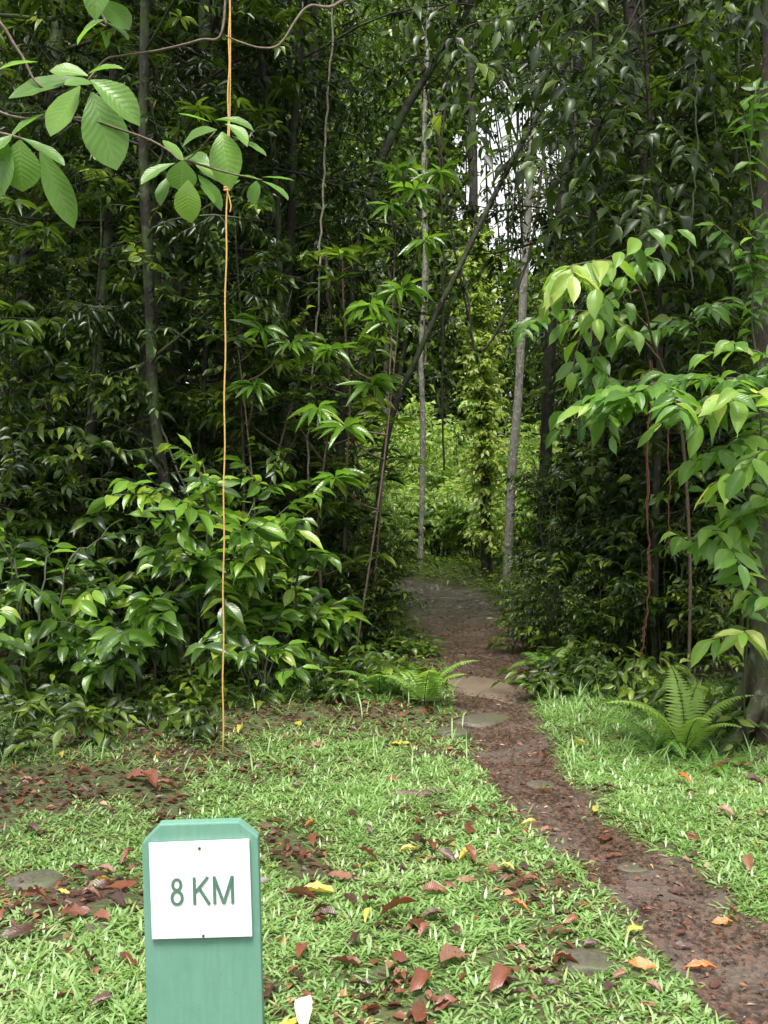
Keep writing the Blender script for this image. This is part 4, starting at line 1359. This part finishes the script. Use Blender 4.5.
SPL = [(612, 705, 'leafy seedling in the litter right of the path', 41, .35), (540, 700, 'low plant at the right lip of the tan slab', 42, .25), (575, 690, 'small plant in front of the dark thicket', 43, .3),
       (350, 690, 'small plant between the shrubs and the ferns', 44, .4), (20, 735, 'low leafy plant at the left edge of the lawn', 45, .3), (85, 745, 'weedy plant under the left edge shrub', 46, .28),
       (190, 738, 'short plant left of the foot of the string', 47, .22), (330, 705, 'little plant behind the yellow fallen leaf', 48, .25), (700, 725, 'broad leaved plant behind the pale upright fern', 49, .4),
       (725, 745, 'young plant against the right edge trunk', 50, .35), (520, 655, 'plant overhanging the path near its bend', 51, .4), (388, 655, 'dark plant at the left of the path bend', 52, .3), (645, 715, 'narrow plant between the ferns and the hanging root', 53, .3),
       (590, 668, 'bright bushy herb near the right bank of the path', 54, .35), (565, 650, 'taller herb at the bend, right bank of the path', 55, .5), (660, 700, 'upright herb beneath the hanging root', 56, .4),
       (50, 722, 'clump of pale herbs under the left edge shrub', 57, .3), (135, 725, 'spreading herb left of the fallen branch', 58, .25), (255, 700, 'seedling just right of the string foot', 59, .22), (10, 755, 'tuft of leaves low at the left edge', 60, .22)]
for px_, py_, lab, sd_, hh in SPL: small_plant(px_, py_, lab, sd_, hh, .12 if sd_ != 49 else .2, .045 if sd_ != 49 else .07, 7, .5 if px_ > 600 else .42)

# undergrowth (stuff): low herbs over the forest floor
rs = np.random.RandomState(61)
ug = Leaves()
NU = 7500
X = rs.uniform(-6, 7, NU); Y = 6 + 16 * rs.rand(NU) ** 1.35
pdx = path_dist(X, Y)
edge_ = np.where(X < -.5, 6.35, 6.9) + .35 * noise2(X, Y, 1.2, 31)
m = (pdx > .08) & (Y > edge_) & (np.abs(X) < Y * .45 + .6) & (rs.rand(NU) < np.clip(((Y > 14.6) & (np.abs(X) < 2.5)) * .6 + ((X > 1) & (Y < 9.5)) * .4 + ((X < -.8) & (Y < 7.3)) * .35 + .3 + .9 * noise2(X, Y, 1.1, 32) + (Y > 14) * .3 + (pdx < .6) * .45, .1, 1))
X, Y, pdx = X[m], Y[m], pdx[m]
for x, y, d in zip(X, Y, pdx):
    nl = 7 if y < 14 else 6
    a = np.arange(nl) * 2.4 + rs.uniform(0, 6)
    hgt = rs.uniform(.05, .28) * (1 if d > .35 else .6)
    zb = hz(x, y)
    hh = rs.uniform(.3, 1, nl) * hgt
    P = np.stack([x + .05 * np.cos(a), y + .05 * np.sin(a), zb + hh], 1)
    el = rs.uniform(-.4, .6, nl)
    D = np.stack([np.cos(a) * np.cos(el), np.sin(a) * np.cos(el), np.sin(el)], 1)
    Ll = rs.uniform(.06, .13)
    ug.add(P, D, Z + rs.normal(size=(nl, 3)) * .3, Ll * rs.uniform(.7, 1.1, nl), Ll * .42, np.clip(.58 + rs.normal(size=nl) * .2, 0, 1), 'mid' if y < 11 else 'low')
und = obj('undergrowth', ug.mesh('undergrowth', M['mid'], 3))
tag(und, 'low mixed green herbs covering the forest floor', 'undergrowth', kind='stuff')

# ================================================================== THICKET SHRUBS (copies of a few kinds)
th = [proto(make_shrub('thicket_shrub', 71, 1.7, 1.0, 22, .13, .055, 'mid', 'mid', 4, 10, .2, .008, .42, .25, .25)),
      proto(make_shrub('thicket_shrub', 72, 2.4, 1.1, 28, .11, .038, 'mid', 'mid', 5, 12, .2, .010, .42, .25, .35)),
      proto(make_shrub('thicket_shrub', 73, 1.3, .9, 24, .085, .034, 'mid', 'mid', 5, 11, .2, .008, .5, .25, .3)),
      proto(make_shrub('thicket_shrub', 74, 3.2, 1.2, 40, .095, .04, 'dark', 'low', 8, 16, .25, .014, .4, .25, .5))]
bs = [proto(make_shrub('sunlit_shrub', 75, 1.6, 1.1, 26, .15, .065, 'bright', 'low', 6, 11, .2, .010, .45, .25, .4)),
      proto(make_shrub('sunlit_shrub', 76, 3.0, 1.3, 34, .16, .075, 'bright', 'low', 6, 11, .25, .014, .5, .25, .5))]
rs = np.random.RandomState(15)
tspots = [  # px, Y, kind, scale : right of the path
    (562, 8.8, 2, .7), (612, 8.3, 2, .75), (665, 8.2, 0, .85), (745, 7.6, 2, .9), (560, 9.8, 1, .85), (620, 9.6, 0, 1.0), (680, 9.2, 3, .85), (745, 9.0, 3, .9), (800, 8.6, 1, 1.1),
    (575, 11.5, 1, .8), (615, 11.4, 3, .85), (650, 11.6, 3, 1.0), (720, 11.2, 3, 1.0), (570, 13.8, 1, .9), (612, 14.2, 3, 1.0), (670, 14, 3, 1.1), (740, 14, 3, 1.1),
    # left
    (340, 8.8, 2, .7), (362, 9.1, 1, .72),  (300, 9.2, 0, 1.0), (345, 10.2, 2, .9), (250, 9.4, 1, .9), (190, 9.2, 3, .85), (120, 9.6, 3, .9), (50, 9.6, 3, 1.0), (-30, 9.8, 3, 1.0), (320, 11.6, 1, .9), (270, 12, 3, .9), (200, 12, 3, 1.0), (130, 12.4, 3, 1.1), (60, 12.6, 3, 1.1), (0, 12.8, 3, 1.1),
    (340, 13.6, 0, .9), (290, 14.5, 3, .9), (240, 15, 3, 1.1), (160, 15, 3, 1.1), (80, 15.5, 3, 1.2), (10, 15.5, 3, 1.2)]
for px_, Y_, k_, s_ in tspots:
    x, y = seed_xy(px_, Y_)
    o = put(th[k_], x, y, s_ * rs.uniform(.92, 1.08), rs.uniform(0, 6.3))
    look = ['dark bushy shrub', 'tall dark shrub', 'low green shrub', 'very tall thicket shrub'][k_]
    ITEMS.append((o, look, px_, pix((x, y, .6))[1], Y_, 'shrub', 'dense shrubs of the thicket'))
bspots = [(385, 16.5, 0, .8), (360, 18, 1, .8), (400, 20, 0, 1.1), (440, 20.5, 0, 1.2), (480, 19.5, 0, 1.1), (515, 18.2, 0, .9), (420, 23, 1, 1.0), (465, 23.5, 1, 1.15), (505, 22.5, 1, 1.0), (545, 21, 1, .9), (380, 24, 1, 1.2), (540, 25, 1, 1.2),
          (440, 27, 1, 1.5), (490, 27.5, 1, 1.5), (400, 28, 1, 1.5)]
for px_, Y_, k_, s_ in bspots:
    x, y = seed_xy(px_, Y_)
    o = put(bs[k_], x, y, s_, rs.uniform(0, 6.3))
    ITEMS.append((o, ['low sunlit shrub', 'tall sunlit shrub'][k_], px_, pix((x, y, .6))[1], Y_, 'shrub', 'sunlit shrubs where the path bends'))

# ================================================================== TREES
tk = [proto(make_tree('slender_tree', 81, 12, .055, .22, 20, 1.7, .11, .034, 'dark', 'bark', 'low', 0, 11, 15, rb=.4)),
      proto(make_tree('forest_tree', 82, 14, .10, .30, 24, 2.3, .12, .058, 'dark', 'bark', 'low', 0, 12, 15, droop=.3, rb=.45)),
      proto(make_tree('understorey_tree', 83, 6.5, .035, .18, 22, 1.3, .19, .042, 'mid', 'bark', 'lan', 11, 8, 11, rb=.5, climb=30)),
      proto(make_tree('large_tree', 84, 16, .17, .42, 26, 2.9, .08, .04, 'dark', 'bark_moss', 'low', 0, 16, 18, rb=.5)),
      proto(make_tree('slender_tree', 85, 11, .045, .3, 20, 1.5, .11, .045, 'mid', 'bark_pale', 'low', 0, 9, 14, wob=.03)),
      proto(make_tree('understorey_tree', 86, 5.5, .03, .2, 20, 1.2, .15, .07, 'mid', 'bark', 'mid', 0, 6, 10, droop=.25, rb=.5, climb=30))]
TL = ['slender dark tree', 'dark barked forest tree', 'leafy understorey tree', 'thick mossy tree', 'slim pale barked tree', 'broad leaved young tree']
trees = [
    # left of the path
    (60, 8.6, 0, 1.0), (128, 9.0, 1, 1.0), (185, 8.4, 0, .95), (250, 9.8, 1, .9), (285, 9.0, 0, .85), (290, 10.3, 0, 1.05), (20, 9.6, 1, 1.0), (95, 10.6, 2, 1.1), (165, 10.6, 3, .9), (215, 11, 0, 1.0), (-30, 8.4, 2, 1.1),
    (270, 11.4, 2, 1.0), (300, 12.4, 1, .95), (240, 12.5, 0, 1), (140, 12.8, 1, 1), (50, 12, 0, 1), (0, 11.5, 2, 1.2), (190, 14.5, 3, 1), (110, 14.6, 0, 1.1), (30, 15, 1, 1), (262, 15, 1, 1), (230, 17.5, 2, 1.4),
    (150, 18, 1, 1.1), (70, 18, 2, 1.5), (290, 20.5, 1, 1.1), (200, 21, 3, 1), (120, 22, 1, 1.1), (40, 22, 2, 1.6), (-10, 20, 1, 1.1), (260, 23, 1, 1.1), (310, 26, 2, 1.5),
    # right
    (625, 9.8, 0, .9), (650, 10.6, 2, 1.0), (690, 9.6, 1, .95), (715, 8.6, 2, 1.0), (745, 9.8, 1, 1.0), (790, 9.2, 0, 1.0), (655, 12, 0, 1.0), (625, 13.6, 2, .9), (705, 12.8, 3, .9), (700, 12.4, 0, 1), (750, 12.8, 2, 1.2), (640, 15.5, 1, 1), (655, 17, 2, 1.3),
    (690, 16, 1, 1), (745, 16.5, 0, 1.1), (625, 19, 0, 1.0), (640, 21, 1, 1.1), (660, 20, 3, 1), (720, 20.5, 2, 1.6), (630, 24, 1, 1.1), (760, 22, 1, 1.1), (700, 25, 1, 1.1),
    # beyond the clearing
    (455, 32, 4, 1.0), (415, 30, 4, 1.1), (385, 32, 1, 1.0), (445, 33, 2, 1.8), (590, 30, 1, 1.0),
    # leafy young trees filling the edge
    (75, 8.2, 5, .7), (-20, 8.9, 5, 1.0), (235, 8.6, 5, .75), (120, 9.9, 5, 1.0), (200, 9.8, 2, 1.1), (315, 11, 2, .8), (40, 10.8, 5, 1.2), (300, 18.5, 2, 1.2),
    (625, 9.2, 5, .75), (655, 8.8, 5, .9), (740, 8.2, 2, .8), (612, 11, 5, .8), (690, 11, 2, 1.2)]
for px_, Y_, k_, s_ in trees:
    x, y = seed_xy(px_, Y_)
    o = put(tk[k_], x, y, s_ * rs.uniform(.94, 1.06), rs.uniform(0, 6.3), 0, (rs.uniform(-.04, .04), rs.uniform(-.05, .05)))
    ITEMS.append((o, TL[k_], px_, pix((x, y, 1.5))[1], Y_, 'tree', 'trees of the rainforest'))

# ------- particular trunks
def pole_tree(name, pts, r, bm_, label, cat='tree', leaves=None, lmat='mid', seed=1, crown_name='crown', sides=8, lump=.12, group=None):
    """trunk through pixel way-points (px, py, Y), from the ground up"""
    x, y = at(*pts[0])[:2]
    root = empty(name, (x, y, hz(x, y))); b0 = np.array((x, y, hz(x, y)))
    P = [at(*q_) - b0 for q_ in pts]; P[0] = np.array((P[0][0], P[0][1], -.15))
    P = catmull(P, 8)
    tb = Tubes(); tb.add(P, np.linspace(r[0], r[1], len(P)), sides, lump, seed)
    rs = np.random.RandomState(seed)
    if leaves:
        lv = Leaves()
        for f0, f1, n_, tl_, L_, W_, rb_ in leaves:
            for _ in range(n_):
                k_ = int((f0 + (f1 - f0) * rs.rand()) * (len(P) - 1))
                Tp = grow(rs, P[k_], rvec(rs) + np.array((0, -.2, .1)), tl_ * rs.uniform(.5, 1.2), 4, .2, -.06)
                tb.add(Tp, np.linspace(.008, .003, 5), 3)
                leafy_twig(lv, rs, Tp, 11, L_, W_, 'low', .5, .1, .9, rb_, .2, .4)
        obj(crown_name, lv.mesh(crown_name, M[lmat], seed), root)
    obj('trunk', tb.mesh('trunk', M[bm_]), root)
    tag(root, label, cat, group)
    return root


pole_tree('leaning_tree', [(366, 500, 9.5), (385, 448, 9.5), (420, 350, 9.5), (462, 262, 9.6), (505, 175, 9.8), (560, 75, 10), (620, -40, 10.2), (660, -140, 10.3)], (.030, .022), 'bark', 'dark trunk leaning steeply to the right over the path', leaves=[(.55, 1, 34, 1.1, .12, .05, .4)], lmat='dark', seed=2)
pole_tree('leaning_tree', [(330, 520, 10.5), (350, 300, 10.5), (372, 190, 10.5), (400, 120, 10.5), (440, 55, 10.5), (478, -10, 10.5), (520, -90, 10.6)], (.05, .035), 'bark', 'dark curved trunk leaning across the top centre', leaves=[(.55, 1, 36, 1.2, .12, .05, .4)], lmat='dark', seed=3)
pole_tree('pale_tree', [(506, 560, 15), (512, 470, 15), (518, 400, 15), (523, 300, 15), (529, 200, 15), (536, 90, 15), (542, -20, 15), (550, -140, 15)], (.07, .045), 'bark_pale', 'tall pale grey trunk standing right of the path end', leaves=[(.85, 1, 14, 1.2, .13, .055, .4)], lmat='mid', seed=4)
pole_tree('pale_tree', [(420, 520, 18), (423, 430, 18), (421, 360, 18), (425, 260, 18), (424, 150, 18), (430, -20, 18), (434, -120, 18)], (.05, .035), 'bark_pale', 'thin pale trunk left of the vine covered tree', leaves=[(.7, 1, 30, 1.4, .13, .05, .5)], seed=5)
pole_tree('vine_covered_tree', [(487, 520, 15.6), (484, 430, 15.6), (480, 340, 15.6), (475, 240, 15.6), (473, 150, 15.6), (470, 60, 15.6), (466, -60, 15.6)], (.09, .05), 'bark', 'tree wrapped in bright small leaved climber behind the path',
          leaves=[(.06, .52, 420, .38, .11, .065, .95), (.85, 1, 12, 1.2, .13, .05, .5)], lmat='pale', seed=6)
pole_tree('dark_tree', [(540, 560, 12.4), (548, 400, 12.4), (556, 250, 12.4), (575, 120, 12.4), (580, 0, 12.4), (590, -110, 12.4)], (.08, .05), 'bark', 'dark trunk immediately right of the tall pale one', leaves=[(.45, 1, 40, 1.4, .12, .05, .4)], lmat='dark', seed=7)


def liana(pts, r, m, label, name='liana', lump=.1, seed=1, strands=1):
    tb = Tubes()
    P = catmull([at(*q_) for q_ in pts], 8)
    rs = np.random.RandomState(seed)
    P[1:-1] += rs.normal(size=(len(P) - 2, 3)) * .008
    tb.add(P, r if np.isscalar(r) else np.linspace(r[0], r[1], len(P)), 6, lump, seed)
    if strands > 1:
        t_ = np.linspace(0, 14, len(P))
        Q = P + np.stack([np.cos(t_) * r * 2, np.sin(t_) * r * 2, 0 * t_], 1); tb.add(Q, r * .6, 5)
    o = obj(name, tb.mesh(name, m)); tag(o, label, name.replace('_', ' '), 'lianas and roots hanging in the forest'); return o


liana([(334, -60, 8.9), (332, 40, 8.9), (326, 130, 8.9), (322, 220, 8.9), (317, 320, 8.9), (310, 400, 8.9), (308, 470, 8.9), (309, 640, 8.9)], .010, M['liana_pale'], 'pale knobbly liana hanging between the string and the leaning trunk')
liana([(330, 320, 8.9), (322, 240, 9.2), (300, 330, 9.5), (262, 375, 9.7), (230, 380, 9.8), (180, 375, 9.9), (150, 330, 10)], .018, M['liana'], 'dark liana looping sideways behind the orange string')
liana([(571, -60, 10), (572, 40, 10), (576, 120, 10), (582, 170, 10), (590, 240, 10.2), (592, 480, 10.2)], .012, M['liana_pale'], 'straight grey liana at the top right of centre')
liana([(694, 60, 6.6), (697, 140, 6.6), (694, 200, 6.6), (690, 240, 6.6), (692, 290, 6.6)], .006, M['twig'], 'thin green tendril dangling at the upper right', 'tendril')
liana([(650, 360, 7.4), (648, 480, 7.4), (649, 560, 7.4), (647, 620, 7.4), (642, 650, 7.4), (641, 672, 7.4)], .006, M['liana_red'], 'reddish aerial root dangling right of the path', 'aerial_root', strands=2)
liana([(668, 380, 7.5), (669, 480, 7.5), (670, 550, 7.5)], .005, M['liana_red'], 'short reddish aerial root beside the longer one', 'aerial_root')
liana([(460, 265, 14), (468, 300, 14), (476, 350, 14), (498, 330, 14), (530, 250, 14), (545, 140, 14)], .018, M['liana'], 'dark liana sagging across the bright gap')
liana([(395, -40, 12), (420, 60, 12), (440, 150, 12), (452, 230, 12), (468, 320, 12), (472, 560, 12.2)][:5], .014, M['liana'], 'dark liana crossing above the leaning trunk')
liana([(143, -40, 8.8), (146, 100, 8.8), (144, 200, 8.8), (148, 330, 8.8), (160, 420, 8.8), (190, 500, 8.7)], .009, M['liana_pale'], 'thin pale liana hanging left of the string')
liana([(450, -20, 13), (447, 90, 13), (440, 170, 13), (444, 250, 13), (442, 380, 13), (444, 470, 13.0)], .014, M['liana'], 'dark straight liana over the sunlit shrubs')

# ================================================================== FAR WOOD (stuff)
rs = np.random.RandomState(91)
fl = Leaves(); ft = Tubes()
for i_ in range(230):
    Y_ = rs.uniform(31, 50); px_ = rs.uniform(-60, 830)
    x = (px_ - 384) / F * Y_
    Ht = Y_ * rs.uniform(.5, .68)
    hole = 440 < px_ < 585
    pass
    P = grow(rs, (x, Y_, 0), (rs.uniform(-.05, .05), 0, 1), Ht, 6, .05)
    ft.add(P, np.linspace(.05 if hole else .13, .02, 7), 5)
    n = 430
    q_ = rs.rand(n) ** .8
    pts = resample(P, 50)[(q_ * 49).astype(int)]
    rr = 2.3 * np.sin(PI * np.clip(q_ * .85 + .1, 0, 1)) ** .6
    pts = pts + rvec(rs, n) * (rr * rs.rand(n) ** .5)[:, None]
    for c_ in range(4):
        jit = pts + rs.normal(size=(n, 3)) * .35
        if True:
            pp = np.array([pix(v_) for v_ in jit])
            kk = ~((np.hypot((pp[:, 0] - 522) / 66, (pp[:, 1] - 175) / 88) + .35 * np.sin(pp[:, 0] * .21) * np.sin(pp[:, 1] * .17) < 1) & (rs.rand(n) < .97))
            jit = jit[kk]
        m_ = len(jit)
        if not m_: continue
        fl.add(jit, rvec(rs, m_) + np.array((0, 0, -.4)), Z + rs.normal(size=(m_, 3)) * .6, rs.uniform(.2, .36, m_), rs.uniform(.1, .17, m_), np.clip(.45 + rs.normal(size=m_) * .25, 0, 1), 'low')
fw = obj('far_forest', fl.mesh('far_forest', M['far'], 2)); tag(fw, 'far mass of forest leaves closing the view', 'forest', kind='stuff')
fs = obj('far_trunks', ft.mesh('far_trunks', M['bark'])); fs.name = 'far_forest_trunks'; tag(fs, 'crowded thin trunks deep in the forest', 'forest', kind='stuff')

# ================================================================== LABELS for repeated trees and shrubs
def zone(px, Y):
    if Y < 10: d = 'front rank'
    elif Y < 14: d = 'second rank'
    elif Y < 19: d = 'third rank'
    else: d = 'deepest rank'
    if px < 90: z_ = 'at the left edge'
    elif px < 225: z_ = 'left of the orange string'
    elif px < 380: z_ = 'between the string and the path'
    elif px < 545: z_ = 'behind the path end'
    elif px < 660: z_ = 'just right of the path'
    else: z_ = 'towards the right edge'
    return d, z_


bk = {}
for it in ITEMS:
    o, look, px_, py_, Y_, cat, grp = it
    bk.setdefault((look,) + zone(px_, Y_), []).append((px_, it))
ON = ['first', 'second', 'third', 'fourth', 'fifth', 'sixth', 'seventh', 'eighth']
for (look, d, z_), its in bk.items():
    its.sort(key=lambda q_: q_[0])
    for n_, (px_, it) in enumerate(its):
        lab = f'{look} {z_}, {d}' + (f', {ON[n_]} from left' if len(its) > 1 else '')
        tag(it[0], lab, it[5], it[6])
for o in bpy.data.objects:
    if 'used' in o: del o['used']
print('objects', len(bpy.data.objects), 'polys', sum(len(m.polygons) for m in bpy.data.meshes))
